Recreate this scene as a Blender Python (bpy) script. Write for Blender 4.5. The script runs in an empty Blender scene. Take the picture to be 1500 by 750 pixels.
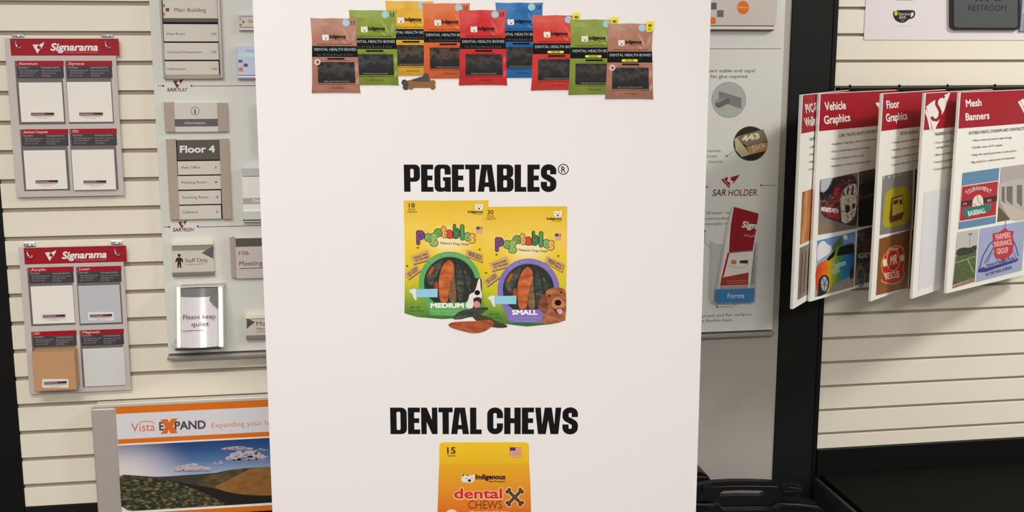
import bpy, bmesh, math, random
from mathutils import Vector, Matrix
from mathutils.geometry import tessellate_polygon
random.seed(7)
SC = bpy.context.scene
COL = SC.collection

# ------------------------------------------------------------------ camera
FPX = 1680.0
PITCH = math.atan(300 / FPX)
YAW = math.radians(9.2316)
CAM = Vector((0.0, -3.1564, 1.45))
FWH = Vector((math.sin(YAW), math.cos(YAW), 0))
RT = Vector((math.cos(YAW), -math.sin(YAW), 0))
UPW = Vector((0, 0, 1))
FW = FWH * math.cos(PITCH) - UPW * math.sin(PITCH)
UPC = UPW * math.cos(PITCH) + FWH * math.sin(PITCH)
cd = bpy.data.cameras.new('camera')
cd.sensor_width = 36; cd.lens = FPX / 1500 * 36
cam = bpy.data.objects.new('camera', cd); COL.objects.link(cam)
cam.location = CAM
cam.rotation_euler = (math.pi / 2 - PITCH, 0, -YAW)
SC.camera = cam

# ------------------------------------------------------------------ light
w = bpy.data.worlds.new('world'); SC.world = w; w.use_nodes = True
w.node_tree.nodes['Background'].inputs[0].default_value = (1.0, 0.975, 0.94, 1)
w.node_tree.nodes['Background'].inputs[1].default_value = 0.50
def area(name, loc, sx, sy, power, col, rot=(0, 0, 0)):
    l = bpy.data.lights.new(name, 'AREA'); l.shape = 'RECTANGLE'; l.size = sx; l.size_y = sy
    l.energy = power; l.color = col
    o = bpy.data.objects.new(name, l); COL.objects.link(o); o.location = loc; o.rotation_euler = rot
    return o
area('ceiling_lamp', (-0.9, -2.5, 2.75), 1.2, 0.6, 58, (1.0, 0.96, 0.91))
area('ceiling_lamp', (2.9, -1.6, 2.75), 0.6, 0.6, 68, (1.0, 0.985, 0.95))
area('ceiling_lamp', (0.2, -5.2, 2.75), 1.2, 0.6, 222, (1.0, 0.955, 0.925))
SC.view_settings.view_transform = 'Standard'
SC.view_settings.look = 'None'
SC.view_settings.gamma = 1
SC.view_settings.use_curve_mapping = False
SC.view_settings.exposure = -0.15

# ------------------------------------------------------------------ helpers
def lin(c):
    return tuple((v / 255 / 12.92 if v / 255 <= .04045 else ((v / 255 + .055) / 1.055) ** 2.4) for v in c)
MATS = {}
def M(rgb, rough=.55, noise=.05, scale=60, metal=0, spec=.3, alpha=None):
    key = (tuple(rgb), rough, noise, scale, metal, spec, alpha)
    if key in MATS: return MATS[key]
    m = bpy.data.materials.new('surface_%02x%02x%02x' % tuple(int(v) for v in rgb)); m.use_nodes = True
    nt = m.node_tree; b = nt.nodes['Principled BSDF']
    c = lin(rgb)
    tc = nt.nodes.new('ShaderNodeTexCoord'); nz = nt.nodes.new('ShaderNodeTexNoise')
    nz.inputs['Scale'].default_value = scale; nz.inputs['Detail'].default_value = 3
    mx = nt.nodes.new('ShaderNodeMix'); mx.data_type = 'RGBA'
    mx.inputs[6].default_value = (*[v * (1 - noise) for v in c], 1)
    mx.inputs[7].default_value = (*[min(1, v * (1 + noise)) for v in c], 1)
    nt.links.new(tc.outputs['Object'], nz.inputs['Vector'])
    nt.links.new(nz.outputs['Fac'], mx.inputs[0])
    nt.links.new(mx.outputs[2], b.inputs['Base Color'])
    b.inputs['Roughness'].default_value = rough; b.inputs['Metallic'].default_value = metal
    b.inputs['Specular IOR Level'].default_value = spec
    if alpha is not None: b.inputs['Alpha'].default_value = alpha
    MATS[key] = m
    return m
def GR(stops, axis='Z', noise=0.0, nscale=30, rough=.5):
    """printed colour gradient over an object's own bounding box; stops bottom->top (or left->right)"""
    key = ('g', tuple(stops), axis, noise, nscale)
    if key in MATS: return MATS[key]
    m = bpy.data.materials.new('print_gradient'); m.use_nodes = True
    nt = m.node_tree; b = nt.nodes['Principled BSDF']
    tc = nt.nodes.new('ShaderNodeTexCoord'); sp = nt.nodes.new('ShaderNodeSeparateXYZ')
    nt.links.new(tc.outputs['Generated'], sp.inputs[0])
    src = sp.outputs[axis]
    if noise:
        nz = nt.nodes.new('ShaderNodeTexNoise'); nz.inputs['Scale'].default_value = nscale
        nz.inputs['Detail'].default_value = 4
        nt.links.new(tc.outputs['Object'], nz.inputs['Vector'])
        ma = nt.nodes.new('ShaderNodeMath'); ma.operation = 'MULTIPLY_ADD'
        ma.inputs[1].default_value = noise
        nt.links.new(nz.outputs['Fac'], ma.inputs[0])
        s2 = nt.nodes.new('ShaderNodeMath'); s2.operation = 'SUBTRACT'; s2.inputs[1].default_value = noise * .5
        nt.links.new(src, s2.inputs[0]); nt.links.new(s2.outputs[0], ma.inputs[2])
        src = ma.outputs[0]
    cr = nt.nodes.new('ShaderNodeValToRGB')
    el = cr.color_ramp.elements
    while len(el) < len(stops): el.new(.5)
    for e, (p, c) in zip(el, stops):
        e.position = p; e.color = (*lin(c), 1)
    nt.links.new(src, cr.inputs[0]); nt.links.new(cr.outputs[0], b.inputs['Base Color'])
    b.inputs['Roughness'].default_value = .55; b.inputs['Specular IOR Level'].default_value = .25
    MATS[key] = m
    return m
def glassy(rgb=(235, 240, 242), alpha=.18, rough=.05):
    return M(rgb, rough, .01, 20, 0, .6, alpha)

def link(name, me, mat, parent=None):
    o = bpy.data.objects.new(name, me); COL.objects.link(o)
    if mat: me.materials.append(mat)
    if parent: o.parent = parent
    return o
def mesh(name, vs, fs):
    me = bpy.data.meshes.new(name); me.from_pydata([tuple(v) for v in vs], [], fs); me.update(); return me
def bm_box(bm, x0, x1, y0, y1, z0, z1, bev=0):
    t = bmesh.new()
    vs = [t.verts.new((x, y, z)) for x in (x0, x1) for y in (y0, y1) for z in (z0, z1)]
    for f in ((0, 1, 3, 2), (4, 6, 7, 5), (0, 4, 5, 1), (2, 3, 7, 6), (0, 2, 6, 4), (1, 5, 7, 3)):
        t.faces.new([vs[i] for i in f])
    bmesh.ops.recalc_face_normals(t, faces=t.faces)
    if bev: bmesh.ops.bevel(t, geom=list(t.edges), offset=bev, segments=2, affect='EDGES', profile=.5)
    me = bpy.data.meshes.new('t'); t.to_mesh(me); t.free(); bm.from_mesh(me); bpy.data.meshes.remove(me)
def bm_tube(bm, pts, r, n=10, close=False):
    pts = [Vector(p) for p in pts]; rings = []
    N = len(pts)
    for i, p in enumerate(pts):
        a = pts[(i - 1) % N] if (close or i > 0) else p
        b = pts[(i + 1) % N] if (close or i < N - 1) else p
        d = (b - a).normalized()
        u = d.cross(Vector((.13, .31, .94))).normalized(); v = d.cross(u)
        rings.append([bm.verts.new(p + (u * math.cos(q) + v * math.sin(q)) * r) for q in [2 * math.pi * k / n for k in range(n)]])
    for i in range(N if close else N - 1):
        A, B = rings[i], rings[(i + 1) % N]
        for k in range(n): bm.faces.new((A[k], A[(k + 1) % n], B[(k + 1) % n], B[k]))
    if not close:
        bm.faces.new(rings[0][::-1]); bm.faces.new(rings[-1])
def bm_obj(name, bm, mat, parent=None, smooth=False):
    me = bpy.data.meshes.new(name); bmesh.ops.recalc_face_normals(bm, faces=bm.faces)
    bm.to_mesh(me); bm.free()
    if smooth:
        for p in me.polygons: p.use_smooth = True
    return link(name, me, mat, parent)
def tag(o, label=None, cat=None, group=None, kind=None):
    if label: o['label'] = label
    if cat: o['category'] = cat
    if group: o['group'] = group
    if kind: o['kind'] = kind
    return o
def box_obj(name, x0, x1, y0, y1, z0, z1, mat, bev=0, parent=None):
    bm = bmesh.new(); bm_box(bm, x0, x1, y0, y1, z0, z1, bev); return bm_obj(name, bm, mat, parent)
def struct(name, x0, x1, y0, y1, z0, z1, mat, bev=0, parent=None, label=None):
    o = box_obj(name, x0, x1, y0, y1, z0, z1, mat, bev, parent)
    tag(o, label, None, None, 'structure'); return o

def ray(x, y): return FW + RT * ((x - 750) / FPX) - UPC * ((y - 375) / FPX)
def wall_pt(x, y, off=0.0):
    d = ray(x, y); k = (-off - CAM.y) / d.y; return CAM + d * k

# ---- lettering
GC = {}
ISL = {}          # glyphs of one word lie a hair apart so that touching strokes never coincide
def glyphs(s, off=0.0, shear=0.0):
    """filled outline of a word; weight is laid on by repeating the glyph around a small circle"""
    key = (s, off, shear)
    if key in GC: return GC[key]
    if off:
        v0, f0 = glyphs(s, 0.0, shear); d0 = ISL[(s, 0.0, shear)]
        n = 4 if off < .012 else 8
        mv = [(0, 0)] + [(off * math.cos(2 * math.pi * (k + .5) / n), off * math.sin(2 * math.pi * (k + .5) / n)) for k in range(n)]
        vs, fs, dd = [], [], []
        for c, (ax, ay) in enumerate(mv):
            b = len(vs); vs += [(x + ax, y + ay) for x, y in v0]; fs += [tuple(b + i for i in f) for f in f0]
            dd += [(c * 2 + q) * 4e-6 for q in d0]
        GC[key] = (vs, fs); ISL[key] = dd
        return GC[key]
    cu = bpy.data.curves.new('t', 'FONT'); cu.body = s; cu.shear = shear
    cu.resolution_u = 3
    ob = bpy.data.objects.new('t', cu)
    me = bpy.data.meshes.new_from_object(ob)
    vs = [(v.co.x, v.co.y) for v in me.vertices]; fs = [tuple(p.vertices) for p in me.polygons]
    up = list(range(len(vs)))
    def find(i):
        while up[i] != i: up[i] = up[up[i]]; i = up[i]
        return i
    for f in fs:
        for a in f[1:]: up[find(a)] = find(f[0])
    ids = {}
    ISL[key] = [ids.setdefault(find(i), len(ids)) % 2 for i in range(len(vs))]
    bpy.data.objects.remove(ob); bpy.data.curves.remove(cu); bpy.data.meshes.remove(me)
    GC[key] = (vs, fs); return GC[key]
def span(vs): return min(v[0] for v in vs), max(v[0] for v in vs)
CAPH = max(v[1] for v in glyphs('H')[0])

def arc(cx, cy, rx, ry, a0, a1, n=6):
    return [(cx + rx * math.cos(math.radians(a0 + (a1 - a0) * i / n)), cy + ry * math.sin(math.radians(a0 + (a1 - a0) * i / n))) for i in range(n + 1)]
def rrect(x0, y0, x1, y1, r, n=5):
    return arc(x1 - r, y0 + r, r, r, -90, 0, n) + arc(x1 - r, y1 - r, r, r, 0, 90, n) + arc(x0 + r, y1 - r, r, r, 90, 180, n) + arc(x0 + r, y0 + r, r, r, 180, 270, n)
def stroke(pts, wd):
    L, R = [], []
    for i, p in enumerate(pts):
        a = pts[max(0, i - 1)]; b = pts[min(len(pts) - 1, i + 1)]
        dx, dy = b[0] - a[0], b[1] - a[1]; q = math.hypot(dx, dy) or 1
        L.append((p[0] - dy / q * wd / 2, p[1] + dx / q * wd / 2)); R.append((p[0] + dy / q * wd / 2, p[1] - dx / q * wd / 2))
    return L + R[::-1]
_S = [(.425, .64), (.425, .76)] + arc(.27, .77, .16, .135, 0, 180, 8) + [(.11, .68)] + arc(.27, .66, .16, .13, 180, 235, 3) + [(.27, .51), (.35, .45)] + arc(.27, .34, .16, .13, 50, 0, 3) + [(.43, .27)] + arc(.27, .23, .16, .135, 0, -180, 8) + [(.11, .37)]
_C = [(.44, .60), (.44, .75)] + arc(.275, .75, .165, .15, 0, 180, 8) + [(.11, .5)] + arc(.275, .25, .165, .15, 180, 360, 8) + [(.44, .41)]
IMPACT = {
 'P': (.55, [[(0, 0), (.22, 0), (.22, .37), (.36, .37)] + arc(.38, .55, .17, .18, -90, 0, 4) + arc(.38, .83, .17, .17, 0, 90, 4) + [(0, 1)], rrect(.22, .52, .335, .84, .04, 2)]),
 'E': (.42, [[(0, 0), (.42, 0), (.42, .18), (.22, .18), (.22, .42), (.39, .42), (.39, .60), (.22, .60), (.22, .82), (.42, .82), (.42, 1), (0, 1)]]),
 'G': (.56, [arc(.4, .82, .16, .18, 0, 90, 4) + arc(.16, .82, .16, .18, 90, 180, 4) + arc(.16, .18, .16, .18, 180, 270, 4) + arc(.26, .18, .16, .18, 270, 300, 2) + [(.42, 0), (.56, 0), (.56, .54), (.29, .54), (.29, .40), (.35, .40), (.35, .2), (.32, .155), (.24, .155), (.21, .2), (.21, .8), (.24, .85), (.32, .85), (.35, .8), (.35, .63), (.56, .63)]]),
 'T': (.49, [[(0, .82), (.135, .82), (.135, 0), (.355, 0), (.355, .82), (.49, .82), (.49, 1), (0, 1)]]),
 'A': (.62, [[(0, 0), (.22, 0), (.24, .18), (.38, .18), (.40, 0), (.62, 0), (.49, 1), (.13, 1)], [(.255, .35), (.365, .35), (.31, .82)]]),
 'B': (.57, [[(0, 0), (.38, 0)] + arc(.40, .17, .17, .17, -90, 0, 4) + [(.57, .38), (.54, .47), (.46, .52), (.53, .57), (.56, .66)] + arc(.39, .84, .17, .16, 0, 90, 4) + [(0, 1)], rrect(.22, .16, .345, .43, .04, 2), rrect(.22, .60, .335, .85, .04, 2)]),
 'L': (.40, [[(0, 0), (.40, 0), (.40, .18), (.22, .18), (.22, 1), (0, 1)]]),
 'S': (.54, [stroke(_S, .215)]),
 'D': (.57, [[(0, 0), (.36, 0)] + arc(.38, .19, .19, .19, -90, 0, 4) + arc(.38, .81, .19, .19, 0, 90, 4) + [(0, 1)], rrect(.22, .16, .35, .84, .04, 2)]),
 'N': (.56, [[(0, 0), (.19, 0), (.19, .46), (.37, 0), (.56, 0), (.56, 1), (.37, 1), (.37, .54), (.20, 1), (0, 1)]]),
 'C': (.55, [stroke(_C, .215)]),
 'H': (.57, [[(0, 0), (.22, 0), (.22, .41), (.35, .41), (.35, 0), (.57, 0), (.57, 1), (.35, 1), (.35, .60), (.22, .60), (.22, 1), (0, 1)]]),
 'W': (.90, [[(.10, 0), (.37, 0), (.45, .52), (.53, 0), (.80, 0), (.90, 1), (.70, 1), (.66, .36), (.57, 1), (.33, 1), (.24, .36), (.20, 1), (0, 1)]]),
}
def impact(s):
    vs, fs, x, prev = [], [], 0, ''
    for ch in s:
        if ch == ' ': x += .15; prev = ch; continue
        x -= {'TA': .10, 'AT': .10, 'AL': -.0}.get(prev + ch, 0); prev = ch
        wd, loops = IMPACT[ch]
        flat = [p for l in loops for p in l]
        b = len(vs)
        for t in tessellate_polygon([[Vector((p[0], p[1], 0)) for p in l] for l in loops]): fs.append(tuple(b + i for i in t))
        vs += [(p[0] + x, p[1]) for p in flat]; x += wd + .035
    return vs, fs

LAY = .00012
SOFT = {'chew_print', 'printed_chew', 'dog_head_print', 'dog_ear_print', 'dog_muzzle_print', 'dog_mouth_print', 'dog_tongue_print', 'skull_print', 'red_splash_print', 'truck_body_print', 'car_body_print', 'cloud_print', 'tree_print',
        'emblem_print', 'emblem_edge_print', 'brush_head_print', 'far_ridge_print', 'right_hill_print', 'ochre_slope_print', 'dark_valley_print', 'bush_print', 'cup_logo', 'dog_logo', 'teal_ribbon_print', 'ball_print', 'man_print', 'leaf_print',
        'foliage_print', 'skull_dark_print', 'yellow_mat_print', 'red_shape_print', 'dark_car_print', 'car_wheel_print', 'tree_line_print'}
def soften(L, n=2):
    for _ in range(n):
        Q = []
        for i, a in enumerate(L):
            b = L[(i + 1) % len(L)]
            Q += [(a[0] * .78 + b[0] * .22, a[1] * .78 + b[1] * .22), (a[0] * .22 + b[0] * .78, a[1] * .22 + b[1] * .78)]
        L = Q
    return L
class Sheet:
    """a flat thing standing in a vertical plane: local x along it, local -y out of its face, z up"""
    def __init__(s, name, O, rz=0.0, label=None, cat=None, group=None, off=0.0, kind=None):
        s.O = Vector(O); s.rz = rz; s.off = off; s.z = (0, 0, 1.0)
        s.ex = Vector((math.cos(rz), math.sin(rz), 0)); s.n = Vector((math.sin(rz), -math.cos(rz), 0))
        s.e = bpy.data.objects.new(name, None); s.e.empty_display_size = .05; COL.objects.link(s.e)
        s.e.location = O; s.e.rotation_euler = (0, 0, rz)
        tag(s.e, label, cat, group, kind)
    def zoom(s, x0=0, y0=0, k=1.0): s.z = (x0, y0, k); return s
    def ab(s, x, y, off=None):
        off = s.off if off is None else off
        x = s.z[0] + x / s.z[2]; y = s.z[1] + y / s.z[2]
        d = ray(x, y); q = s.O + s.n * off
        p = CAM + d * ((q - CAM).dot(s.n) / d.dot(s.n)) - s.O
        return p.dot(s.ex), p.z
    def rab(s, x0, y0, x1, y1, off=None):
        xm, ym = (x0 + x1) / 2, (y0 + y1) / 2
        return s.ab(x0, ym, off)[0], s.ab(x1, ym, off)[0], s.ab(xm, y1, off)[1], s.ab(xm, y0, off)[1]
    def par(s, p): return p if p is not None else s.e
    def polys(s, name, plist, mat, lay=1, parent=None, label=None):
        """several filled outlines (each a list of loops) printed in one ink"""
        vs, fs = [], []; o = s.off + lay * LAY
        for j, loops in enumerate(plist):
            if not isinstance(loops[0][0], (tuple, list)): loops = [loops]
            if name in SOFT: loops = [soften(l) for l in loops]
            L = [[s.ab(x, y, o) for x, y in l] for l in loops]; b = len(vs)
            for t in tessellate_polygon([[Vector((p[0], p[1], 0)) for p in l] for l in L]): fs.append(tuple(b + i for i in t))
            vs += [(p[0], -o - j % 9 * 1e-5, p[1]) for l in L for p in l]
        ob = link(name, mesh(name, vs, fs), mat, s.par(parent))
        if len(plist) > 2: ob['kind'] = 'stuff'
        if label: ob['label'] = label
        return ob
    def poly(s, name, pts, mat, lay=1, parent=None, label=None): return s.polys(name, [pts], mat, lay, parent, label)
    def rects(s, name, rl, mat, lay=1, parent=None, label=None):
        vs, fs = [], []; o = s.off + lay * LAY
        for r in rl:
            a0, a1, b0, b1 = s.rab(*r, o); b = len(vs)
            vs += [(a0, -o, b0), (a1, -o, b0), (a1, -o, b1), (a0, -o, b1)]; fs.append((b, b + 1, b + 2, b + 3))
        ob = link(name, mesh(name, vs, fs), mat, s.par(parent))
        if label: ob['label'] = label
        return ob
    def rect(s, name, x0, y0, x1, y1, mat, lay=1, parent=None, label=None): return s.rects(name, [(x0, y0, x1, y1)], mat, lay, parent, label)
    def ell(s, name, cx, cy, rx, ry, mat, lay=1, parent=None, n=28, label=None): return s.poly(name, arc(cx, cy, rx, ry, 0, 360 - 360 / n, n - 1), mat, lay, parent, label)
    def slab(s, name, x0, y0, x1, y1, f, b, mat, bev=.001, parent=None, label=None):
        """solid block whose front face stands f and back face b out of the plane"""
        a0, a1, z0, z1 = s.rab(x0, y0, x1, y1, f)
        ob = box_obj(name, a0, a1, -f, -b, z0, z1, mat, bev, s.par(parent))
        if label: ob['label'] = label
        return ob
    def solid(s, name, pts, f, b, mat, parent=None, label=None):
        L = [s.ab(x, y, f) for x, y in pts]; n = len(L)
        vs = [(p[0], -f, p[1]) for p in L] + [(p[0], -b, p[1]) for p in L]; fs = []
        T = tessellate_polygon([[Vector((p[0], p[1], 0)) for p in L]])
        fs += [tuple(t) for t in T] + [tuple(n + i for i in t[::-1]) for t in T] + [(i, (i + 1) % n, n + (i + 1) % n, n + i) for i in range(n)]
        me = mesh(name, vs, fs)
        bm = bmesh.new(); bm.from_mesh(me); bmesh.ops.recalc_face_normals(bm, faces=bm.faces); bm.to_mesh(me); bm.free()
        ob = link(name, me, mat, s.par(parent))
        if label: ob['label'] = label
        return ob
    def text(s, name, items, mat, lay=2, parent=None, label=None, join=False):
        if len(items) > 1 and not join:
            for it in items: s.text(name, [it], mat, lay, parent, label)     # every line its own part
            return None
        """items: (string, x0, ybase, x1, capheight[, dict(bold, shear, ref, y1, imp)])"""
        vs, fs = [], []; o = s.off + lay * LAY
        for it in items:
            st, x0, yb, x1, ch = it[:5]; kw = it[5] if len(it) > 5 else {}
            if kw.get('imp'): gv, gf = impact(st); cap = 1.0; isl = [0.0] * len(gv)
            else: isl = ISL[(st, kw.get('bold', 0.0), kw.get('shear', 0.0))] if glyphs(st, kw.get('bold', 0.0), kw.get('shear', 0.0)) else 0; gv, gf = glyphs(st, kw.get('bold', 0.0), kw.get('shear', 0.0)); cap = CAPH
            rv = glyphs(kw['ref'], kw.get('bold', 0.0), kw.get('shear', 0.0))[0] if 'ref' in kw else gv
            m0 = span(gv)[0]; wd = span(rv)[1] - span(rv)[0]
            y1 = kw.get('y1')
            A = s.ab(x0, yb, o)
            if y1 is None:
                B = (s.ab(x1, yb, o)[0], A[1])
                xm = (x0 + x1) / 2
                A = (A[0], s.ab(xm, yb, o)[1]); B = (B[0], A[1])
                upv = (0, s.ab(xm, yb - ch, o)[1] - A[1])
            else:
                B = s.ab(x1, y1, o); q = math.hypot(x1 - x0, y1 - yb)
                U = s.ab(x0 + (y1 - yb) / q * ch, yb - (x1 - x0) / q * ch, o); upv = (U[0] - A[0], U[1] - A[1])
            dx = ((B[0] - A[0]) / wd, (B[1] - A[1]) / wd)
            b = len(vs)
            if kw.get('box'):
                ya = min(v[1] for v in gv); yb_ = max(v[1] for v in gv)
                gv = [(x, (y - ya) / (yb_ - ya) * cap) for x, y in gv]
            for (gx, gy), dd in zip(gv, isl):
                gx -= m0; gy /= cap
                vs.append((A[0] + dx[0] * gx + upv[0] * gy, -o - (dd if dd < 1e-3 else 4e-6), A[1] + dx[1] * gx + upv[1] * gy))
            fs += [tuple(b + i for i in f) for f in gf]
        ob = link(name, mesh(name, vs, fs), mat, s.par(parent))
        if label: ob['label'] = label
        return ob
def wsheet(name, x, y, off, label, cat, group=None):
    """a thing mounted on the back wall; x, y: its lower middle in the photograph"""
    p = wall_pt(x, y, off)
    return Sheet(name, (p.x, -off, p.z), 0, label, cat, group)

# ------------------------------------------------------------------ palette
CREAM = M((236, 228, 209), .5, .02, 4)
GROOVE = M((160, 147, 134), .7, .03)
BLACK = M((17, 18, 16), .6, .15, 200, 0, .25)
BLACKS = M((9, 9, 9), .5, .1, 90, 0, .25)
DECK = M((14, 15, 12), .85, .35, 260, 0, .1)
GREYP = M((178, 173, 163), .6, .02, 5)
BOARD = M((222, 221, 213), .45, .02, 6)
ALU = M((190, 186, 180), .3, .03, 40, .75)
ALUW = M((205, 200, 192), .4, .03, 40, .2)
CHROME = M((225, 225, 228), .12, .02, 40, 1.0)
TAUPE = M((176, 160, 146), .5, .03, 30)
PALE = M((214, 206, 195), .45, .03, 30)
DKGREY = M((92, 86, 80), .5, .05, 40)
WHITE = M((236, 232, 226), .5, .015, 12)
INK = M((15, 14, 15), .7, .04, 80, 0, .15)
TXT = M((78, 72, 70), .6, .04, 80)
RED = M((160, 14, 32), .5, .03, 30)
REDTX = M((140, 44, 48), .6, .03)
ORANGE = M((226, 116, 22), .5, .03)
SLATE = M((98, 94, 98), .5, .04)

# ------------------------------------------------------------------ setting
GZL, DZL = 1.4957, .0762
def slatwall(name, x0, x1, zg, dz, k0, k1, zbot, label, gh):
    ztop = zg - dz * k0
    w = struct(name, x0, x1, .0085, .024, zbot, ztop, GROOVE, 0, None, label)
    for k in range(k0, k1 + 1):
        za = zg - dz * k - gh / 2; zb = max(zbot, zg - dz * (k + 1) + gh / 2)
        bm = bmesh.new(); bm_box(bm, x0, x1, 0, .0084, zb, za, .0010)
        bm_obj('slat', bm, CREAM, w)
    return w
slatwall('wall_left', -.8411, .60, GZL, DZL, -8, 16, .2180, 'cream slatted wall panel behind the hanging sample boards', .0112)
slatwall('wall_right', 1.4563, 2.75, 1.5710, .0748, -7, 17, .2530, 'cream slatted wall panel behind the swinging red panels', .0085)
struct('wall_center', .60, 1.3170, 0, .024, 0.0, 2.105, GREYP, 0, None, 'plain grey wall panel beside the black pillar')
struct('wall_back', -3.2, 4.2, .03, .06, 0, 2.75, BLACK, 0, None, 'dark wall behind the slatted panels')
struct('floor', -3.2, 4.2, -6.0, .06, -.05, 0, M((70, 66, 62), .6, .1, 12))
struct('trim_1', -.98, -.8425, -.004, .028, 0, 2.105, BLACKS, .002, None, 'black upright at the left end of the slatted wall')
struct('trim_2', 1.3175, 1.4415, -.005, .028, 0, 2.105, BLACK, .002, None, 'wide black pillar between grey panel and right slatted wall')
struct('trim_3', 1.4418, 1.4560, -.007, .028, .0, 2.105, BLACKS, .002, None, 'narrow black upright edging the right slatted wall')
struct('baseboard_left', -.8411, .60, -.004, .024, 0, .2175, BLACK, .001, None, 'black base under the left slatted wall')
struct('baseboard_right', 1.4563, 2.75, -.012, .024, 0, .2525, BLACKS, .001, None, 'black base band under the right slatted wall')

def build_shelf():
    O = (2.1, 0, 0)
    e = bpy.data.objects.new('base_shelf', None); COL.objects.link(e); e.location = O
    tag(e, 'low black base shelf standing under the right slatted wall', 'shelf')
    box_obj('deck', 1.470 - 2.1, 2.72 - 2.1, -.50, -.013, .135, .172, DECK, .002, e)
    box_obj('kick_plate', 1.470 - 2.1, 2.72 - 2.1, -.47, -.455, 0, .134, BLACKS, .001, e)
    box_obj('end_bracket', 1.444 - 2.1, 1.456 - 2.1, -.52, -.019, 0, .169, M((46, 46, 46), .4, .08, 90), .004, e)
build_shelf()

# ------------------------------------------------------------------ printed-photo inks
def sky_print():
    """ink of the printed sky: blue ramp with the pale sunlit corner the poster's photograph has"""
    m = bpy.data.materials.new('printed_sky'); m.use_nodes = True; nt = m.node_tree; b = nt.nodes['Principled BSDF']
    N = nt.nodes.new; lk = nt.links.new
    tc = N('ShaderNodeTexCoord'); sp = N('ShaderNodeSeparateXYZ'); lk(tc.outputs['Generated'], sp.inputs[0])
    cr = N('ShaderNodeValToRGB'); el = cr.color_ramp.elements
    st = ((0, (206, 204, 212)), (.3, (150, 168, 200)), (.55, (84, 118, 168)), (.8, (44, 84, 140)), (1, (30, 62, 114)))
    while len(el) < len(st): el.new(.5)
    for e, (p_, c) in zip(el, st): e.position = p_; e.color = (*lin(c), 1)
    lk(sp.outputs['Z'], cr.inputs[0])
    mp = N('ShaderNodeMapping'); mp.inputs['Location'].default_value = (.0, 0, -.30); mp.inputs['Scale'].default_value = (4.2, 0, .95)
    lk(tc.outputs['Generated'], mp.inputs[0])
    ln = N('ShaderNodeVectorMath'); ln.operation = 'LENGTH'; lk(mp.outputs[0], ln.inputs[0])
    mr = N('ShaderNodeMapRange'); mr.interpolation_type = 'SMOOTHSTEP'; mr.inputs[1].default_value = .1; mr.inputs[2].default_value = 1.0; mr.inputs[3].default_value = .95; mr.inputs[4].default_value = 0
    lk(ln.outputs['Value'], mr.inputs[0])
    mx = N('ShaderNodeMix'); mx.data_type = 'RGBA'; lk(mr.outputs[0], mx.inputs[0]); lk(cr.outputs[0], mx.inputs[6]); mx.inputs[7].default_value = (*lin((232, 220, 222)), 1)
    lk(mx.outputs[2], b.inputs['Base Color']); b.inputs['Roughness'].default_value = .5
    return m
def speckle(stops, scale):
    """foliage-like printed speckle"""
    m = bpy.data.materials.new('printed_foliage'); m.use_nodes = True; nt = m.node_tree; b = nt.nodes['Principled BSDF']
    tc = nt.nodes.new('ShaderNodeTexCoord'); mp = nt.nodes.new('ShaderNodeMapping'); mp.inputs['Scale'].default_value = (1, 1, 2.2)
    nz = nt.nodes.new('ShaderNodeTexNoise'); nz.inputs['Scale'].default_value = scale; nz.inputs['Detail'].default_value = 6
    nt.links.new(tc.outputs['Object'], mp.inputs[0]); nt.links.new(mp.outputs[0], nz.inputs['Vector'])
    cr = nt.nodes.new('ShaderNodeValToRGB'); el = cr.color_ramp.elements
    while len(el) < len(stops): el.new(.5)
    for e, (p_, c) in zip(el, stops): e.position = p_; e.color = (*lin(c), 1)
    nt.links.new(nz.outputs['Fac'], cr.inputs[0]); nt.links.new(cr.outputs[0], b.inputs['Base Color']); b.inputs['Roughness'].default_value = .55
    return m
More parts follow.
